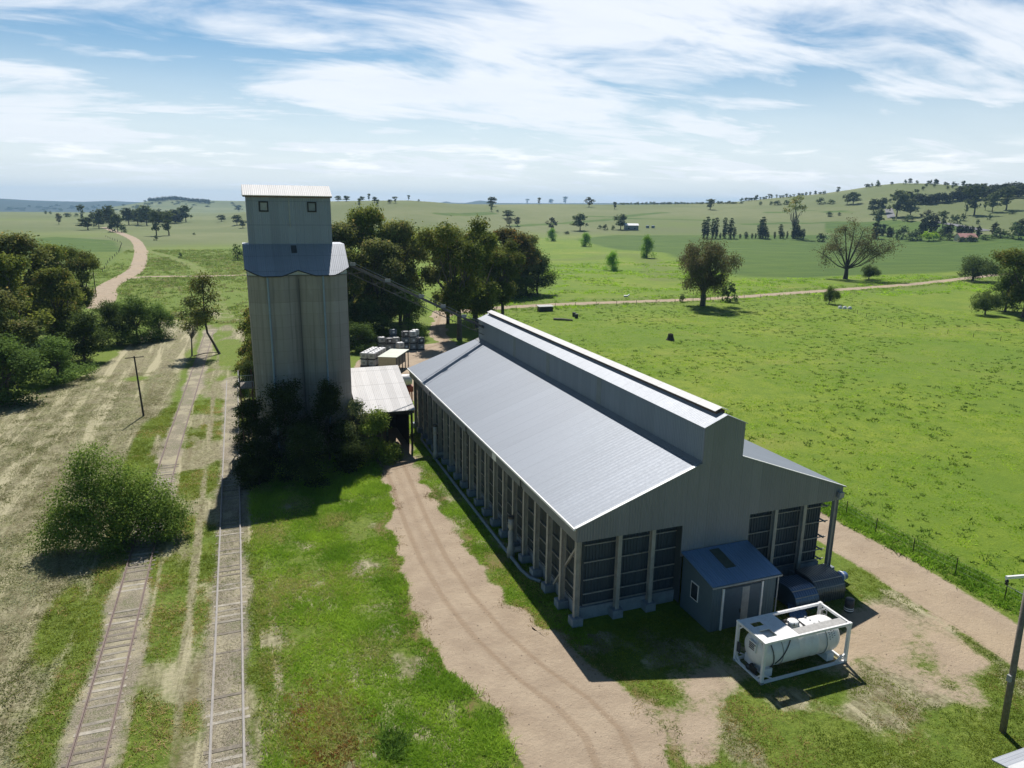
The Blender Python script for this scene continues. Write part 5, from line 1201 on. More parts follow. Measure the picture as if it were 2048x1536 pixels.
TR = [  # px, base, top, width, kind, label
 (1160,461,431,40,'far_a','round dark tree nearest the white farm shed on its left'), (1241,459,432,34,'far_a','broad dark tree touching the white farm shed'), (1103,463,438,26,'far_c','brownish tree above the far grove clump'),
 (1199,458,451,10,'far_bush','first small bush left of the farm shed'), (1210,460,450,12,'far_bush','second small bush left of the farm shed'), (1225,460,452,10,'far_bush','third small bush left of the farm shed'), (1133,468,463,14,'far_bush','low dark bush below the round dark tree'),
 (1420,419,400,28,'far_b','lone dark tree on the hillside right of centre'), (1178,414,397,24,'far_c','lone spreading tree on the hill crest at centre'), (1229,418,405,14,'far_b','small lone tree just below the central crest'),
 (1130,408,394,15,'far_b','lone crest tree left of the spreading one'), (1102,408,399,12,'far_a','low crest tree, fourth right of the far blue peak'), (1078,409,396,11,'far_b','thin crest tree with a bare stem right of the blue peak'), (1054,408,398,9,'far_b','small crest tree just right of the blue peak'),
 (985,412,396,25,'far_a','wide crest tree standing before the blue peak'), (983,423,408,12,'far_b','dark pointed tree right below the wide crest tree'), (1015,437,422,30,'far_a','dark clump alone on the central slope'), (995,424,420,6,'far_bush','tiny bush left of the central slope clump'),
 (1019,452,436,22,'far_c','grey tree at the top edge of the second grove clump'), (1035,452,436,22,'far_c','grey-green tree right of the grey one above the grove'),
 (693,403,393,17,'far_a','bushy crest tree second from the headhouse'), (676,403,393,16,'far_a','bushy crest tree nearest the headhouse'), (719,414,398,12,'far_b','dark pointed tree below the left crest'), (724,402,394,14,'far_a','broad crest tree above the dark pointed one'),
 (738,400,387,10,'far_b','tallest crest tree right of the headhouse'), (749,405,395,14,'far_a','crest tree touching the tallest one'), (756,411,400,10,'far_b','small tree a little below the left crest'), (780,407,400,12,'far_a','low crest tree, fourth from the right on the left hill'), (791,406,394,12,'far_b','round crest tree on the left hill summit'),
 (817,401,391,8,'far_b','lone little crest tree past the summit of the left hill'), (837,403,399,6,'far_bush','last dot of a bush on the left hill crest'),
 (1706,409,389,30,'far_a','wide twin-crowned tree under the right hill'), (1694,409,392,20,'far_a','left half of the pair of trees under the right hill'), (1642,408,398,18,'far_bush','dark bush clump left of the pair under the right hill'), (1660,408,401,18,'far_bush','low bush left of the pair under the right hill'), (1556,410,403,20,'far_bush','bush clump below the foot of the right hill ridge'), (1541,410,404,9,'far_bush','small bush left of the bush clump on the hill foot'), (1520,410,404,9,'far_bush','small dark bush farthest left on the right hill foot'), (1574,409,402,16,'far_bush','bush beside the very tall pale-limbed tree'),
 (1644,484,470,24,'far_bush','lone round dark bush at the crop field edge'), (1660,433,425,14,'far_bush','dark bush on the pale slope left of the roadside trees'), (1679,431,426,8,'far_bush','tiny bush right of the dark one on the pale slope'),
 (1755,450,424,26,'far_a','dark round tree below the roadside clump'), (1747,428,404,26,'far_a','left tree of the roadside clump'), (1764,427,402,26,'far_a','second tree of the roadside clump'), (1751,478,447,18,'cypress','dark brown pointed tree behind the half-bare tree'),
 (1793,434,392,42,'far_a','large round tree beside the short grey road'), (1815,415,390,34,'far_a','dark tree behind the large round roadside tree'), (1820,434,406,28,'far_a','round dark tree right of the short grey road'), (1788,441,435,8,'far_bush','small dark bush beside the grey road'), (1815,443,433,24,'far_bush','grey-green bush below the roadside trees'),
 (1948,430,382,40,'far_b','large dark tree with two bare stems on the right slope'), (1931,430,405,14,'far_b','slim dark tree left of the large one on the right slope'), (1984,424,394,26,'far_a','round tree in the middle of the right slope'), (2012,420,384,36,'far_b','large dark tree at the right of the slope group'), (1970,421,400,12,'far_b','slim tree between the large ones on the right slope'),
 (1903,444,433,10,'far_bush','left bush of three above the far sealed road'), (1914,447,434,15,'far_bush','middle bush of three above the far sealed road'), (1926,442,431,12,'far_bush','right bush of three above the far sealed road'), (1978,440,431,7,'far_bush','lone small bush on the right slope'), (1954,448,441,8,'far_bush','lone bush just above the far sealed road'), (2024,428,422,12,'far_bush','bush at the far right of the slope'),
 (1858,482,461,32,'lime','lime green round bush in the farmhouse garden'), (1825,481,464,36,'far_bush','grey-green garden bush left of the lime one'), (1805,478,458,26,'far_bush','dark garden bush at the left end of the farmhouse trees'), (1794,480,470,8,'far_bush','tiny garden bush at the left end of the hedge'), (1880,480,464,18,'garden','mid green garden tree right of the lime bush'), (1898,481,470,22,'garden','low green garden bush left of the red roof'), (1921,484,476,16,'garden','bush in front of the farmhouse wall at its left'), (1942,484,474,22,'far_bush','dark bush in front of the farmhouse wall at its right'), (1970,480,472,24,'garden','low green bush right of the farmhouse'),
 (1885,455,428,24,'far_b','bare-topped tree behind the garden cypresses'), (1855,446,426,30,'far_c','grey tree behind the garden cypresses'),
 (118,449,432,14,'far_c','lone grey tree above the rust-tinged grove'), (166,446,416,14,'far_b','tall thin tree left end of the dark roadside belt'), (176,460,440,34,'far_a','dark bushy clump at the left end of the roadside belt'), (198,457,427,26,'far_a','dark tree second in the roadside belt'), (219,456,421,30,'far_a','dark tree third in the roadside belt'), (236,464,436,26,'far_a','round tree beside the far end of the gravel road'), (225,464,450,14,'far_bush','bush at the far end of the gravel road'), (249,465,453,16,'far_bush','small round bush right of the gravel road end'),
 (258,450,423,30,'far_a','dark tree of the belt above the gravel road'), (276,450,424,30,'far_a','dark tree right of the gravel road end in the belt'), (294,451,419,34,'far_a','taller dark tree in the middle of the belt'), (372,444,417,32,'far_a','dark tree at the right end of the belt'), (352,446,424,26,'far_a','dark tree second from the right end of the belt'), (313,472,428,34,'far_b','large dark tree, left of the near pair in the field'), (338,471,430,36,'far_b','large dark tree, right of the near pair in the field'),
 (443,443,432,20,'far_a','lone round tree on the slope left of the silo'), (474,450,433,24,'far_a','tree half behind the headhouse left edge'), (486,456,442,18,'far_a','dark tree touching the headhouse left edge'), (478,423,412,18,'far_a','distant pair of trees left of the headhouse'),
 (91,428,423,6,'far_bush','tiny dark tree on the far left plain'), (101,428,424,5,'far_bush','tiny dark tree beside another on the far left plain'), (19,420,415,12,'far_bush','dark clump on the far plain at the left edge'), (120,423,418,10,'far_bush','dark clump on the far plain above the grove'), (137,434,428,16,'far_bush','low dark bush on the plain left of the belt'), (152,433,428,9,'far_bush','small dark bush nearest the left end of the belt'),
 (312,481,473,8,'far_bush','dark bush in the rough field right of the gravel road'), (360,516,507,9,'far_bush','lone dark bush in the middle of the rough field'), (475,520,494,30,'garden','green bush left of the silo skirt roof'), (388,470,466,6,'far_bush','small dark bush at the top of the rough field'),
 (2025,478,455,34,'far_bush','dark garden bush at the right edge above the field'), (2000,476,462,30,'far_bush','dark hedge bush right of the farmhouse'), (1988,472,450,14,'cypress','pointed tree in the hedge right of the farmhouse'), (2040,470,445,24,'cypress','tall dark tree at the right picture edge above the field')]
far_tree('lime', 37, 8, 9, 900, .8, ((.170, .289, .020), (.289, .425, .034)), .05, 8, 'dome', .2, name='bush', spread=.4, blobs=[(0, 0, 3.6, 3.6, 3.6, 3.0), (2.0, .5, 2.9, 2.8, 2.8, 2.5), (-2.0, -.4, 2.9, 2.8, 2.8, 2.5), (0, 1.6, 2.5, 2.8, 2.8, 2.2), (0, -1.6, 2.4, 2.8, 2.8, 2.2)])
far_tree('garden', 38, 7, 8, 420, .8, ((.03, .055, .012), (.07, .1, .022)), .05, 8, 'dome', .2, name='bush')
for px, b, top, w, k, l in TR: plantpx(k, px, b, top, l, w, cat='bush' if k in ('far_bush', 'garden', 'lime') else 'tree')
for i, (px, b, top, w) in enumerate([(1844, 468, 440, 12), (1851, 466, 437, 12), (1861, 464, 434, 13), (1869, 464, 436, 13), (1840, 470, 450, 9), (1891, 472, 453, 12), (1899, 472, 451, 12), (1886, 471, 454, 9), (1916, 468, 454, 9), (1922, 468, 453, 9), (1929, 468, 453, 10), (1936, 468, 455, 9), (1943, 468, 455, 9), (1955, 476, 456, 11), (1765, 472, 452, 10), (1777, 474, 456, 11), (1783, 474, 458, 9)]):
    plantpx('cypress', px, b, top, '%s dark cypress from the left %s' % (ordn[i if i < 8 else (i-8 if i < 14 else i-14)], 'beside the lime green bush' if i < 8 else ('behind the red farmhouse roof' if i < 14 else 'between half-bare tree and garden')), w, cat='cypress', group='cypresses of the farmhouse garden')
# tiny trees along the right hill skyline
rr = random.Random(5)
sky_px = np.interp
crest = [(1480,403),(1540,397),(1600,392),(1650,387),(1700,380),(1750,372),(1800,367),(1860,368),(1920,372),(1980,378),(2040,381)]
cx_, cy_ = zip(*crest)
pos = [1484,1492,1497,1503,1509,1513,1520,1527,1532,1538,1543,1553,1560,1566,1573,1580,1588,1597,1604,1612,1620,1630,1640,1648,1674,1676,1733,1738,1743,1754,1757,1783,1810,1819,1833,1856,1862,1871,1874,1894,1907,1912,1926,1933,1939,1944,1950,1955,1970,1990,2005,2030,2042]
for i, px in enumerate(pos):
    y = float(np.interp(px, cx_, cy_)); big = px in (1676, 1754, 1819, 1871, 1926, 1970, 1513, 1538)
    plantpx(rr.choice(['far_a', 'far_b', 'far_bush', 'far_a']), px, y+1.5, y-(8 if big else rr.uniform(3, 6)), 'tiny dark tree on the skyline of the hill at the right', rr.uniform(5, 10) if not big else 9, cat='tree', group='tiny trees on the right hill skyline')
for i, (px, y) in enumerate([(1905,377),(1913,382),(1895,379),(1846,381),(1835,387),(1852,374),(1868,375),(1890,372),(1780,405),(1830,386)]):
    plantpx('far_a', px, y, y-rr.uniform(4, 7), 'tiny lone tree on the grassy flank of the right hill', 7, cat='tree', group='tiny trees on the right hill flank')
# horizon specks in the middle
for i in range(34):
    px = 1240+i*7.3+rr.uniform(-3, 3); plantpx('far_bush', px, 409.5-(i*.06), 409.5-i*.06-rr.uniform(2.5, 5), 'dark speck of a tree on the central horizon right of the crest trees', rr.uniform(6, 12), cat='tree', group='tree specks on the central horizon')
for i in range(40):
    px = rr.uniform(0, 300); py = rr.uniform(411, 421); plantpx('far_bush', px, py, py-rr.uniform(1.5, 3), 'dark speck of a tree on the far left plain', rr.uniform(6, 15), cat='tree', group='tree specks on the far left plain')
for i in range(26):
    px = rr.uniform(290, 480); py = rr.uniform(403, 416); plantpx('far_bush', px, py, py-rr.uniform(1.5, 3), 'dark speck of scrub on the hazy hill left of the headhouse', rr.uniform(5, 10), cat='tree', group='scrub specks on the hazy left hill')
# far dark wood on the right slope: one continuous mass
V_, C_ = [], []; root, ch, H_, W_ = PROTO['far_a']; rg = np.random.default_rng(55)
def wood(name, spots, label):
    Vs, Cs = [], []
    for (px, py, w) in spots:
        p, d = hit(px, py); r_ = w*d/F/2; bl = [(p[0], p[1], p[2]+r_*.8, r_, r_, r_*.75)]
        V, C = leaves(bl, 330, r_*.36, .7, 0, 6, r_*.13, ((.012, .02, .012), (.036, .046, .022)), rg, .6); Vs.append(V); Cs.append(C)
    o = link(name, leafmesh(name, np.concatenate(Vs), np.concatenate(Cs))); tag(o, label, 'woodland', kind='stuff')
sp = [(1832+i*8.5+rg.uniform(-3, 3), 409-max(0, i-3)*.75+rg.uniform(-5, 0), 19) for i in range(14)]
sp += [(1925+i*8.5+rg.uniform(-3, 3), 402-i*.25+rg.uniform(-9, 0), 22) for i in range(15)]+[(1925+i*10, 393-i*.3+rg.uniform(-5, 0), 20) for i in range(13)]
wood('dark_wood_belt', sp, 'dark continuous wood along the right hillside')
wood('roadside_wood', [(262+i*6, 446+rg.uniform(-6, 2), 22) for i in range(17)]+[(190+i*8, 452+rg.uniform(-8, 0), 20) for i in range(6)], 'dark far-off wood behind the end of the gravel road')
wood('scrub_belt', [(300+i*5.5, 407-6*math.exp(-((300+i*5.5-345)/45)**2)+rg.uniform(-1, 1), 9) for i in range(22)], 'dark scrub on top of the hazy hill at left')

# ------------------------------------------------------------------ far farm buildings and small pasture things
def house(name, label, px, py, w, dp, h, rh, wall, roof, rz, cat):
    p, d = hit(px, py); t = thing(name, label, cat, tuple(p), rz)
    wl = B('wall', wall, t, -w/2, w/2, -dp/2, dp/2, -.5, h)
    for s in (-1, 1): MB().slab([(-w/2-.4, 0, h+rh), (w/2+.4, 0, h+rh), (w/2+.4, s*(dp/2+.5), h-.15), (-w/2-.4, s*(dp/2+.5), h-.15)][::-s], .12).build('roof', roof, t)
    for x in (-w/2, w/2-.1): MB().add([(x, -dp/2, h), (x, dp/2, h), (x, 0, h+rh-.05), (x+.1, -dp/2, h), (x+.1, dp/2, h), (x+.1, 0, h+rh-.05)], [(0,1,2),(5,4,3),(0,3,4,1),(1,4,5,2),(2,5,3,0)]).build('gable', wall, t)
    for q in (-.25, .22): B('window', 'glass', t, q*w-.6, q*w+.6, -dp/2-.04, -dp/2-.005, .9, 2.1)
    return t
house('farmhouse', 'farmhouse with a faded pink-red roof among dark cypresses', 1930, 482, 12, 9, 2.6, 2.9, 'house_wall', 'pink_roof', -.4, 'house')
house('farm_shed', 'small white-roofed farm shed in the middle distance', 1262, 460, 12, 7, 4.2, 1.6, 'galv_side', 'white_paint', -.3, 'shed')
for px, l in ((1295, 'left pale water tank right of the farm shed'), (1306, 'right pale water tank right of the farm shed')):
    p, d = hit(px, 456); t = MB().lathe([(0, 2.6), (1.2, 2.3), (1.6, 2.1), (1.6, -.3)], (0, 0, 0), n=16).build('water_tank', 'plinth'); t.location = p; tag(t, l, 'water tank')
t = thing('feed_trough', 'dark open-sided trough shelter with a pale lid near the dirt road', 'trough', (70.4, 164.2, 0))
MB().slab([(-2, -1, 1.25), (2, -1, 1.25), (2, 1, 1.45), (-2, 1, 1.45)], .08).build('lid', 'steel_grey', t); MB().box(-1.8, 1.8, -.8, .8, 0, 1.0).build('body', 'black', t)
for x, y, s, l in ((73.48, 153.9, .5, 'left black drum in the weedy corner of the pasture'), (72.92, 151.4, .55, 'right black drum in the weedy corner of the pasture')):
    tag(MB().lathe([(0, 1.0), (.4, 1.0), (.42, .95), (.42, .5), (.44, .48), (.42, .46), (.42, 0)], (x, y, 0), n=14).build('drum', 'black'), l, 'drum')
tag(MB().tube([(66.6, 150.3, .2), (68.2, 149.2, .25), (70.2, 147.7, .2)], [.3, .28, .2], 8).build('log', 'bark_pale'), 'pale fallen log in the weedy corner of the pasture', 'log')
tag(MB().tube([(103.9, 184.6, .25), (104.8, 184.0, .3), (105.6, 184.4, .7)], [.28, .26, .2], 8).build('log', 'ibc_white'), 'white piece of fallen timber lying in the bright pasture', 'log')
st = MB().lathe([(.95, -.1), (.7, .3), (.55, .8), (.5, 1.25), (.35, 1.3), (.3, 1.0), (0, .95)], (0, 0, 0), n=11).build('tree_stump', 'dark_wood'); st.location = (78.6, 120.3, 0); tag(st, 'black burnt tree stump alone in the pasture right of the shed', 'stump')
t = MB()
for i, (x, y) in enumerate(((0, 0), (.9, -.7), (1.7, -1.6))): t.lathe([(0, .7), (.3, .65), (.5, .4), (.55, 0)], (x, y, 0), n=8)
o = t.build('boulder_heap', 'ibc_white'); o.location = (148.0, 147.4, 0); tag(o, 'small heap of white and grey rubble on the diagonal field line', 'rubble')

# ------------------------------------------------------------------ fences
def fence(label, pts, gap, h, double=(), wires=3, cat='fence', rw=.05):
    t = thing('wire_fence', label, cat, (pts[0][0], pts[0][1], 0)); o = Vector((pts[0][0], pts[0][1], 0))
    p = np.array(pts, float); L = np.concatenate([[0], np.cumsum(np.hypot(*np.diff(p, axis=0).T))]); q = []
    for s in np.arange(0, L[-1], gap):
        x, y = np.interp(s, L, p[:, 0]), np.interp(s, L, p[:, 1]); q.append((x, y)); hh_ = h*random.uniform(.9, 1.1)
        MB().tube([(x-o.x, y-o.y, -.1), (x-o.x+random.uniform(-.05, .05), y-o.y, hh_)], rw, 6).build('post', 'dark_wood', t)
    for k in range(wires):
        MB().tube([(x-o.x, y-o.y, h*(.35+.28*k)) for x, y in q], .0035, 4).build('wire', 'steel_grey', t)
    return t
fence('wire fence on thin dark posts along the right-hand track', [(46.9, 22), (46.6, 32), (46.7, 40), (47.5, 46), (48, 62), (48, 84)], 3.6, 1.25, rw=.035)
fence('low wire fence beside the near edge of the dirt road', [(52, 163), (62, 166), (78, 169.5), (110, 169), (146, 171)], 6, 1.2)
fence('old fence line running down the pasture from the twiggy bush', [(162, 174), (148, 147), (138, 122), (140.5, 109), (144.5, 96)], 5, .9, wires=1)
fence('fence along the inside of the bend of the gravel road', [(-47, 300), (-52, 350), (-56, 410), (-66, 500), (-90, 600)], 14, 1.3, wires=1, rw=.12)

# ------------------------------------------------------------------ grass: uncountable, one object per patch
def tufts(name, label, x, y, h, cols, pat=(.4, .4), nb=6, wid=.03, lean=.45, spread=.12, z=0., seed=0, m='grass'):
    rg = np.random.default_rng(seed); n = len(x); K = n*nb
    bx = np.repeat(x, nb)+rg.normal(size=K)*np.repeat(spread*(h/np.mean(h)), nb); by_ = np.repeat(y, nb)+rg.normal(size=K)*np.repeat(spread*(h/np.mean(h)), nb)
    hh_ = np.repeat(h, nb)*(.55+.6*rg.random(K)); t = rg.random(K)*2*math.pi
    w = wid*(.6+.8*rg.random(K)); lx = rg.normal(size=K)*lean*1.7*hh_; ly = rg.normal(size=K)*lean*1.7*hh_
    b0 = np.stack([bx-np.cos(t)*w, by_-np.sin(t)*w, 0*bx-.01], 1); b1 = np.stack([bx+np.cos(t)*w, by_+np.sin(t)*w, 0*bx-.01], 1)
    tp = np.stack([bx+lx, by_+ly, hh_], 1)
    V = np.stack([b0, b1, tp], 1).reshape(-1, 3); k = np.clip(.45*rg.random(n)+1.9*(fbm(x*pat[0]*2.5, y*pat[1]*2.5, 2.5, seed+100, 4)-.36), 0, 1.15); c0, c1 = np.array(cols[0]), np.array(cols[1])
    C = c0+(c1-c0)*k[:, None]
    if len(cols) > 2:
        q = rg.random(n)*.5+fbm(x*pat[0]*2, y*pat[1]*2, 3, seed+200, 3) > .93; C[q] = np.array(cols[2])
    C = np.repeat(C, nb, 0)*(.75+.5*rg.random(K))[:, None]; C = np.repeat(C, 3, 0)
    o = link(name, npmesh(name, V, np.arange(len(V)), 3, m, C)); return tag(o, label, 'grass', kind='stuff')
def scatter(n, x0, x1, y0, y1, keep, seed):
    rg = np.random.default_rng(seed); x = x0+(x1-x0)*rg.random(n); y = y0+(y1-y0)*rg.random(n); Z = zones(x, y); q = keep(x, y, Z, rg); return x[q], y[q]
inshed = lambda x, y: (x > 17) & (x < 38.8) & (y > 35.5) & (y < 82)
# rank weeds between siding and driveway
x, y = scatter(46000, -.6, 11.5, 22, 76, lambda x, y, Z, rg: (Z['dirt'] < .42) & (Z['ballast'] < .4) & (fbm(x, y, 2.4, 71, 3)+rg.random(len(x))*.3 > .52), 1)
hv = .06+.55*np.clip(fbm(x, y*.6, 1.7, 74, 3)-.42, 0, 1)+.3*np.clip(fbm(x, y, 3.0, 73, 3)-.28, 0, 1)*(1+.5*np.exp(-((x-3)/3)**2))
tufts('weeds', 'rank green weeds and seeding grass between the siding and the driveway', x, y, hv, ((.125, .225, .022), (.235, .340, .045), (.290, .290, .120)), pat=(.5, .32), nb=7, wid=.022, lean=.5, spread=.12, seed=2)
x, y = scatter(1100, .2, 4.8, 27, 38, lambda x, y, Z, rg: np.hypot((x-2.4)/2.0, (y-32)/3.2) < 1+.25*rg.normal(size=len(x)), 3)
tufts('dry_weeds', 'patch of reddish brown dead weeds near the siding', x, y, .16+.12*np.random.default_rng(1).random(len(x)), ((.149, .068, .027), (.248, .124, .050)), nb=7, wid=.02, lean=.5, spread=.12, seed=4)
# verge grass round the driveway and apron
x, y = scatter(52000, 14.5, 41, 9, 36, lambda x, y, Z, rg: (Z['dirt'] < .36+.12*rg.random(len(x))) & ~inshed(x, y) & (fbm(x, y, 2.2, 75, 3)+rg.random(len(x))*.35 > .56), 5)
tufts('lawn', 'short patchy grass around the tank container', x, y, .04+.06*np.random.default_rng(2).random(len(x)), ((.074, .114, .013), (.155, .195, .026), (.273, .206, .092)), nb=6, wid=.02, lean=.6, spread=.1, seed=6)
x, y = scatter(24000, 13.8, 18.2, 34, 84, lambda x, y, Z, rg: (Z['dirt'] < .38) & (fbm(x, y, 2, 77, 3)+rg.random(len(x))*.3 > .55), 7)
tufts('verge_grass', 'grass verge along the foot of the long shed wall', x, y, .06+.1*np.random.default_rng(3).random(len(x)), ((0.093, 0.171, 0.019), (0.202, 0.310, 0.037), (0.310, 0.264, 0.109)), nb=6, wid=.02, lean=.6, spread=.1, seed=8)
# between the tracks and left of them
x, y = scatter(42000, -14, 0, 22, 100, lambda x, y, Z, rg: (Z['hay'] < .5) & (Z['ballast'] < .5) & (fbm(x, y, 2, 79, 3)+rg.random(len(x))*.3 > .5), 9)
tufts('siding_grass', 'yellow-green grass growing between the two railway tracks', x, y, .06+.12*np.random.default_rng(4).random(len(x)), ((.093, .128, .018), (.184, .221, .034), (.330, .256, .137)), nb=6, wid=.022, lean=.6, spread=.12, seed=10)
x, y = scatter(120000, -48, -8.5, 24, 120, lambda x, y, Z, rg: (Z['hay'] > .5) & (fbm(x, y, 1.4, 81, 3)+rg.random(len(x))*.35 > .6) & (rg.random(len(x)) < 60/(y+20)), 11)
tufts('mown_hay', 'cut straw-coloured hay lying over the mown ground on the left', x, y, .05+.07*np.random.default_rng(5).random(len(x)), ((.143, .133, .072), (.276, .298, .186), (.093, .113, .032)), pat=(.8, .07), nb=7, wid=.03, lean=1.0, spread=.22, seed=12)
x, y = scatter(9000, -4.0, 0, 24, 75, lambda x, y, Z, rg: (Z['ballast'] > .4) & (rg.random(len(x)) < .5), 13)
tufts('track_straw', 'dead grass straw lying on the track ballast', x, y, .04+.05*np.random.default_rng(6).random(len(x)), ((.171, .156, .121), (.324, .304, .251), (.102, .122, .037)), nb=5, wid=.02, lean=1.6, spread=.12, seed=14)
# pasture: clumps that throw small shadows
x, y = scatter(52000, 44, 175, 22, 172, lambda x, y, Z, rg: (Z['dirt'] < .3) & (fbm(x, y, 5, 83, 3)+rg.random(len(x))*.3 > .58) & (rg.random(len(x)) < 75/(np.hypot(x, y)-10)), 15)
tufts('pasture', 'lush yellow-green pasture in the big paddock on the right', x, y, .07+.12*np.random.default_rng(7).random(len(x))**2, ((.150, .260, .020), (.235, .350, .030), (.110, .200, .018)), nb=7, wid=.05, lean=.7, spread=.24, seed=16)
x, y = scatter(4600, 45, 170, 24, 172, lambda x, y, Z, rg: (Z['dirt'] < .3) & (fbm(x, y, 14, 85, 3) > .4), 17)
tufts('thistles', 'darker taller thistle clumps dotted over the pasture', x, y, .09+.2*np.random.default_rng(8).random(len(x)), ((.039, .084, .012), (.067, .117, .016)), nb=12, wid=.06, lean=.7, spread=.2, seed=18)
x, y = scatter(5200, 50, 280, 150, 215, lambda x, y, Z, rg: (np.abs(pdist(x, y, MIDROAD)-4.5) < 1.8) & (rg.random(len(x)) < .7), 19)
tufts('road_weeds', 'taller green weeds lining the dirt road', x, y, .3+.4*np.random.default_rng(9).random(len(x)), ((0.070, 0.139, 0.016), (0.139, 0.232, 0.025)), nb=10, wid=.07, lean=.5, spread=.3, seed=20)
x, y = scatter(9000, 60, 260, 165, 300, lambda x, y, Z, rg: (Z['crop'] < .4) & (Z['dirt'] < .3) & (fbm(x, y, 9, 87, 3) > .5), 21)
tufts('rough_pasture', 'bright rough pasture beyond the dirt road', x, y, .25+.4*np.random.default_rng(10).random(len(x)), ((0.124, 0.232, 0.019), (0.248, 0.388, 0.031), (0.093, 0.155, 0.031)), nb=9, wid=.1, lean=.7, spread=.4, seed=22)
x, y = scatter(16000, -60, 25, 165, 430, lambda x, y, Z, rg: (Z['dirt'] < .4) & (Z['crop'] < .4) & (fbm(x, y, 26, 91, 5)+(rg.random(len(x))-.5)*.55 > .52), 27)
tufts('rough_grass', 'rough olive grass in the field right of the gravel road', x, y, .25+.5*np.random.default_rng(13).random(len(x)), ((.078, .125, .023), (.156, .203, .062), (.195, .195, .101)), nb=9, wid=.14, lean=.7, spread=.5, seed=28)
# weeds hugging fence
x, y = scatter(3000, 45.6, 48.6, 22, 84, lambda x, y, Z, rg: rg.random(len(x)) < .8, 23)
tufts('fence_weeds', 'taller weeds along the right-hand fence', x, y, .2+.3*np.random.default_rng(11).random(len(x)), ((0.078, 0.155, 0.016), (0.155, 0.264, 0.028)), nb=8, wid=.04, lean=.5, spread=.2, seed=24)
# creeping weeds by the siding
x, y = scatter(320, 3.0, 6.5, 28, 31, lambda x, y, Z, rg: np.hypot((x-5.2)/.6, (y-29.6)/.9) < 1.1, 25)
tufts('nettles', 'small dark green weed clump on the bare patch by the siding', x, y, .2+.3*np.random.default_rng(12).random(len(x)), ((0.039, 0.085, 0.016), (0.093, 0.155, 0.025)), nb=9, wid=.05, lean=.6, spread=.15, seed=26)

def pebbles(name, label, x, y, s, seed):
    rg = np.random.default_rng(seed); n = len(x); base = np.array([(1, 0, 0), (.3, .95, 0), (-.8, .6, 0), (-.8, -.6, 0), (.3, -.95, 0), (0, 0, .75)])
    P = base[None]*s[:, None, None]*(.7+.6*rg.random((n, 6, 1))); P[:, :, 0] += x[:, None]; P[:, :, 1] += y[:, None]
    T = np.array([(0, 1, 5), (1, 2, 5), (2, 3, 5), (3, 4, 5), (4, 0, 5)]).ravel(); lp = (np.arange(n)[:, None]*6+T[None]).ravel()
    C = np.repeat(np.array([.3, .24, .18])*(.5+1.1*rg.random((n, 1))), 6, 0)
    return tag(link(name, npmesh(name, P.reshape(-1, 3), lp, 3, 'stone', C)), label, 'stones', kind='stuff')
M['stone'] = leaf_mat('loose_stone', .01, .9, 0)
x, y = scatter(9000, 9, 20, 20, 70, lambda x, y, Z, rg: (Z['dirt'] > .5) & (rg.random(len(x)) < .3+.5*fbm(x, y, 2, 95, 3)), 31)
pebbles('gravel', 'loose stones lying on the pinkish dirt driveway', x, y, .018+.05*np.random.default_rng(14).random(len(x))**4, 32)
x, y = scatter(7000, 31, 46, 18, 60, lambda x, y, Z, rg: (Z['dirt'] > .5) & ~inshed(x, y) & (rg.random(len(x)) < .6), 33)
pebbles('gravel', 'loose stones on the dirt track and apron at the right of the shed', x, y, .018+.05*np.random.default_rng(15).random(len(x))**4, 34)
x, y = scatter(4200, 9, 20, 18, 64, lambda x, y, Z, rg: (np.abs(Z['dirt']-.5) < .32) & (Z['dirt'] > .4) & (fbm(x, y, 2.5, 97, 3) > .46), 35)
tufts('driveway_weeds', 'low dead weeds creeping in along the driveway edges', x, y, .05+.1*np.random.default_rng(16).random(len(x)), ((.11, .075, .035), (.2, .17, .06), (.08, .12, .015)), nb=7, wid=.018, lean=.7, spread=.12, seed=36)

# ------------------------------------------------------------------ light, sky, air, camera
sun_dir = Vector((1.21, 5.05, 6.75)).normalized()
sd_ = bpy.data.lights.new('sun', 'SUN'); sd_.energy = 5.0; sd_.angle = R(.53); sd_.color = (1., .955, .89)
so = bpy.data.objects.new('sun', sd_); COL.objects.link(so); so.rotation_euler = sun_dir.to_track_quat('Z', 'Y').to_euler()
W = bpy.data.worlds.new('World'); S.world = W; W.use_nodes = True; nt = W.node_tree; nt.nodes.clear()
sky = N(nt, 'ShaderNodeTexSky', sky_type='NISHITA', sun_disc=False, sun_elevation=math.asin(sun_dir.z), sun_rotation=math.atan2(sun_dir.x, sun_dir.y), altitude=200., air_density=1.0, dust_density=.6, ozone_density=1.6)
tc = N(nt, 'ShaderNodeTexCoord').outputs['Generated']; sx = N(nt, 'ShaderNodeSeparateXYZ'); nt.links.new(tc, sx.inputs[0])
el = sx.outputs[2]
den = math_(nt, 'ADD', math_(nt, 'MAXIMUM', el, 0.), .17)
cmb = N(nt, 'ShaderNodeCombineXYZ'); nt.links.new(math_(nt, 'DIVIDE', sx.outputs[0], den), cmb.inputs[0]); nt.links.new(math_(nt, 'DIVIDE', sx.outputs[1], den), cmb.inputs[1])
mp = N(nt, 'ShaderNodeMapping'); nt.links.new(cmb.outputs[0], mp.inputs[0]); mp.inputs['Rotation'].default_value = (0, 0, R(28)); mp.inputs['Scale'].default_value = (.62, 1.15, 1); mp.inputs['Location'].default_value = (7.4, 2.3, 0)
big = noise(nt, mp.outputs[0], 1.15, 5, .55, .45)
mp2 = N(nt, 'ShaderNodeMapping'); nt.links.new(cmb.outputs[0], mp2.inputs[0]); mp2.inputs['Rotation'].default_value = (0, 0, R(-20)); mp2.inputs['Scale'].default_value = (.8, 1.9, 1)
wisp = noise(nt, mp2.outputs[0], 1.7, 10, .6, .55)
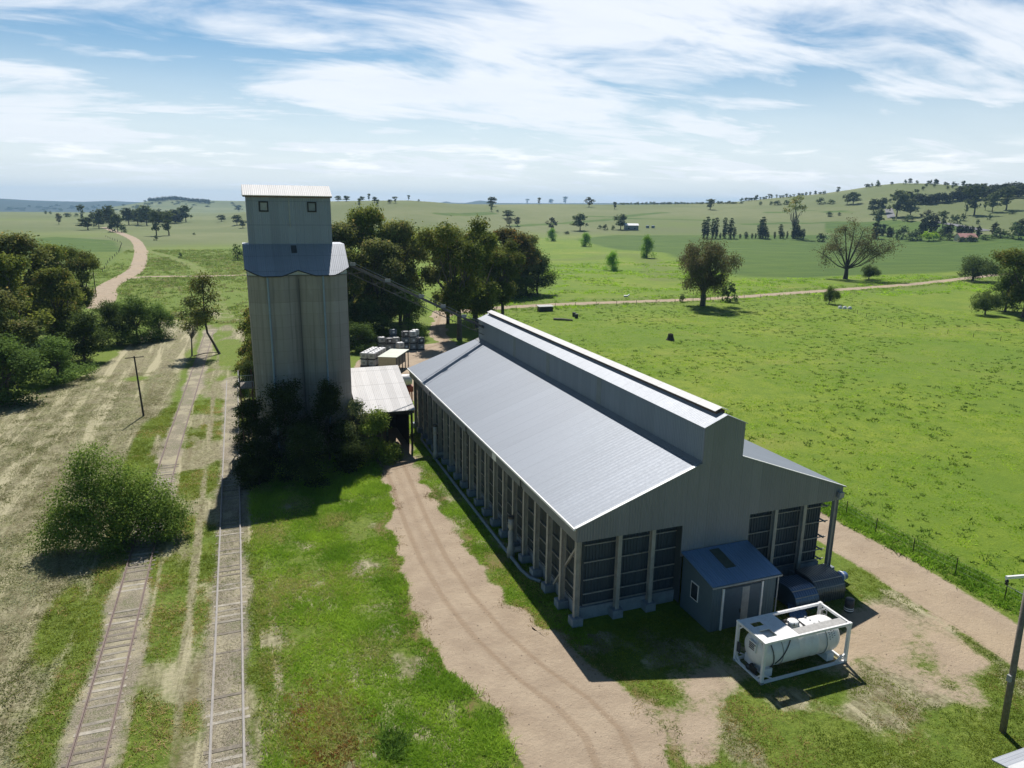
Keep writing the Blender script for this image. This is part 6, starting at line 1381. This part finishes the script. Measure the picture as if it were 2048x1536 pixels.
cl = math_(nt, 'ADD', math_(nt, 'MULTIPLY', big, .54), math_(nt, 'MULTIPLY', wisp, .46))
cover = ramp(nt, cl, .4, .56)
hz = ramp(nt, math_(nt, 'MULTIPLY', el, -1.), -.24, -.02)        # thicker towards the horizon
cover = math_(nt, 'ADD', math_(nt, 'MULTIPLY', cover, .8), .1)
cover = math_(nt, 'MAXIMUM', cover, math_(nt, 'MULTIPLY', hz, .78))
front = ramp(nt, sx.outputs[1], -.35, .45)                       # cloud sheet lies in the northern sky, clear behind
high = math_(nt, 'SUBTRACT', 1., ramp(nt, el, .24, .4))
cover = math_(nt, 'MULTIPLY', cover, math_(nt, 'MULTIPLY', front, high))
# low cumulus line
vz = N(nt, 'ShaderNodeCombineXYZ'); az = math_(nt, 'ARCTAN2', sx.outputs[0], sx.outputs[1])
nt.links.new(math_(nt, 'MULTIPLY', az, 9.), vz.inputs[0]); nt.links.new(math_(nt, 'MULTIPLY', el, 60.), vz.inputs[1])
cum = noise(nt, vz.outputs[0], 1.1, 7, .6, .3)
bandm = math_(nt, 'MULTIPLY', ramp(nt, el, .028, .042), math_(nt, 'SUBTRACT', 1., ramp(nt, el, .06, .085)))
cum = math_(nt, 'MULTIPLY', ramp(nt, cum, .5, .66), math_(nt, 'MULTIPLY', bandm, front))
tone = noise(nt, mp2.outputs[0], 1.6, 6, .6)
cloud = mixc(nt, tone, (15., 16., 17.4), (18.6, 19., 19.7))
hi_ = ramp(nt, el, .22, .5)
skc = N(nt, 'ShaderNodeHueSaturation', i_Saturation=1.5, i_Value=1.35); nt.links.new(math_(nt, 'SUBTRACT', 1.5, math_(nt, 'MULTIPLY', hi_, .45)), skc.inputs['Saturation']); nt.links.new(math_(nt, 'SUBTRACT', 1.35, math_(nt, 'MULTIPLY', hi_, .55)), skc.inputs['Value']); nt.links.new(sky.outputs[0], skc.inputs['Color'])
blue = mixc(nt, 1., skc.outputs[0], (.88, 1.06, 1.06), 'MULTIPLY')
c1 = mixc(nt, cover, blue, cloud)
c1 = mixc(nt, math_(nt, 'MULTIPLY', cum, .75), c1, (20.5, 20.6, 20.8))
bg = N(nt, 'ShaderNodeBackground', i_Strength=.05); nt.links.new(c1, bg.inputs[0]); wo = N(nt, 'ShaderNodeOutputWorld'); nt.links.new(bg.outputs[0], wo.inputs[0])
# the air itself
hm, hn = mat('air'); pv = N(hn, 'ShaderNodeVolumePrincipled', i_Density=1.0e-4, i_Anisotropy=.2); pv.inputs['Color'].default_value = (.42, .69, 1., 1)
ho = N(hn, 'ShaderNodeOutputMaterial'); hn.links.new(pv.outputs[0], ho.inputs['Volume']); M['air'] = hm
h = MB().box(-9400, 9400, -9400, 9400, -66, 150).build('haze', 'air'); tag(h, 'thin blue haze over the whole valley', 'haze', kind='stuff')
cam = bpy.data.cameras.new('camera'); co = bpy.data.objects.new('camera', cam); COL.objects.link(co)
cam.sensor_width = 36; cam.lens = F/2048*36; cam.clip_start = .5; cam.clip_end = 30000
co.matrix_world = Matrix(((rt[0], up[0], -fw[0], 0), (rt[1], up[1], -fw[1], 0), (rt[2], up[2], -fw[2], CH), (0, 0, 0, 1)))
S.camera = co
S.view_settings.view_transform = 'Standard'; S.view_settings.look = 'None'; S.view_settings.exposure = .22; S.view_settings.gamma = 1
cy = S.cycles
cy.max_bounces = 6; cy.diffuse_bounces = 3; cy.glossy_bounces = 3; cy.transmission_bounces = 3; cy.transparent_max_bounces = 8; cy.volume_bounces = 0
cy.sample_clamp_indirect = 4.0; cy.use_denoising = True; cy.denoiser = 'OPENIMAGEDENOISE'; cy.denoising_input_passes = 'RGB_ALBEDO_NORMAL'
for k in list(PROTO):
    r_, ch, _, _ = PROTO[k]
    if not r_['used']:
        for c, q in ch: bpy.data.objects.remove(c)
        bpy.data.objects.remove(r_)
    else: del r_['used']
for o_ in S.objects:
    if 'used' in o_: del o_['used']
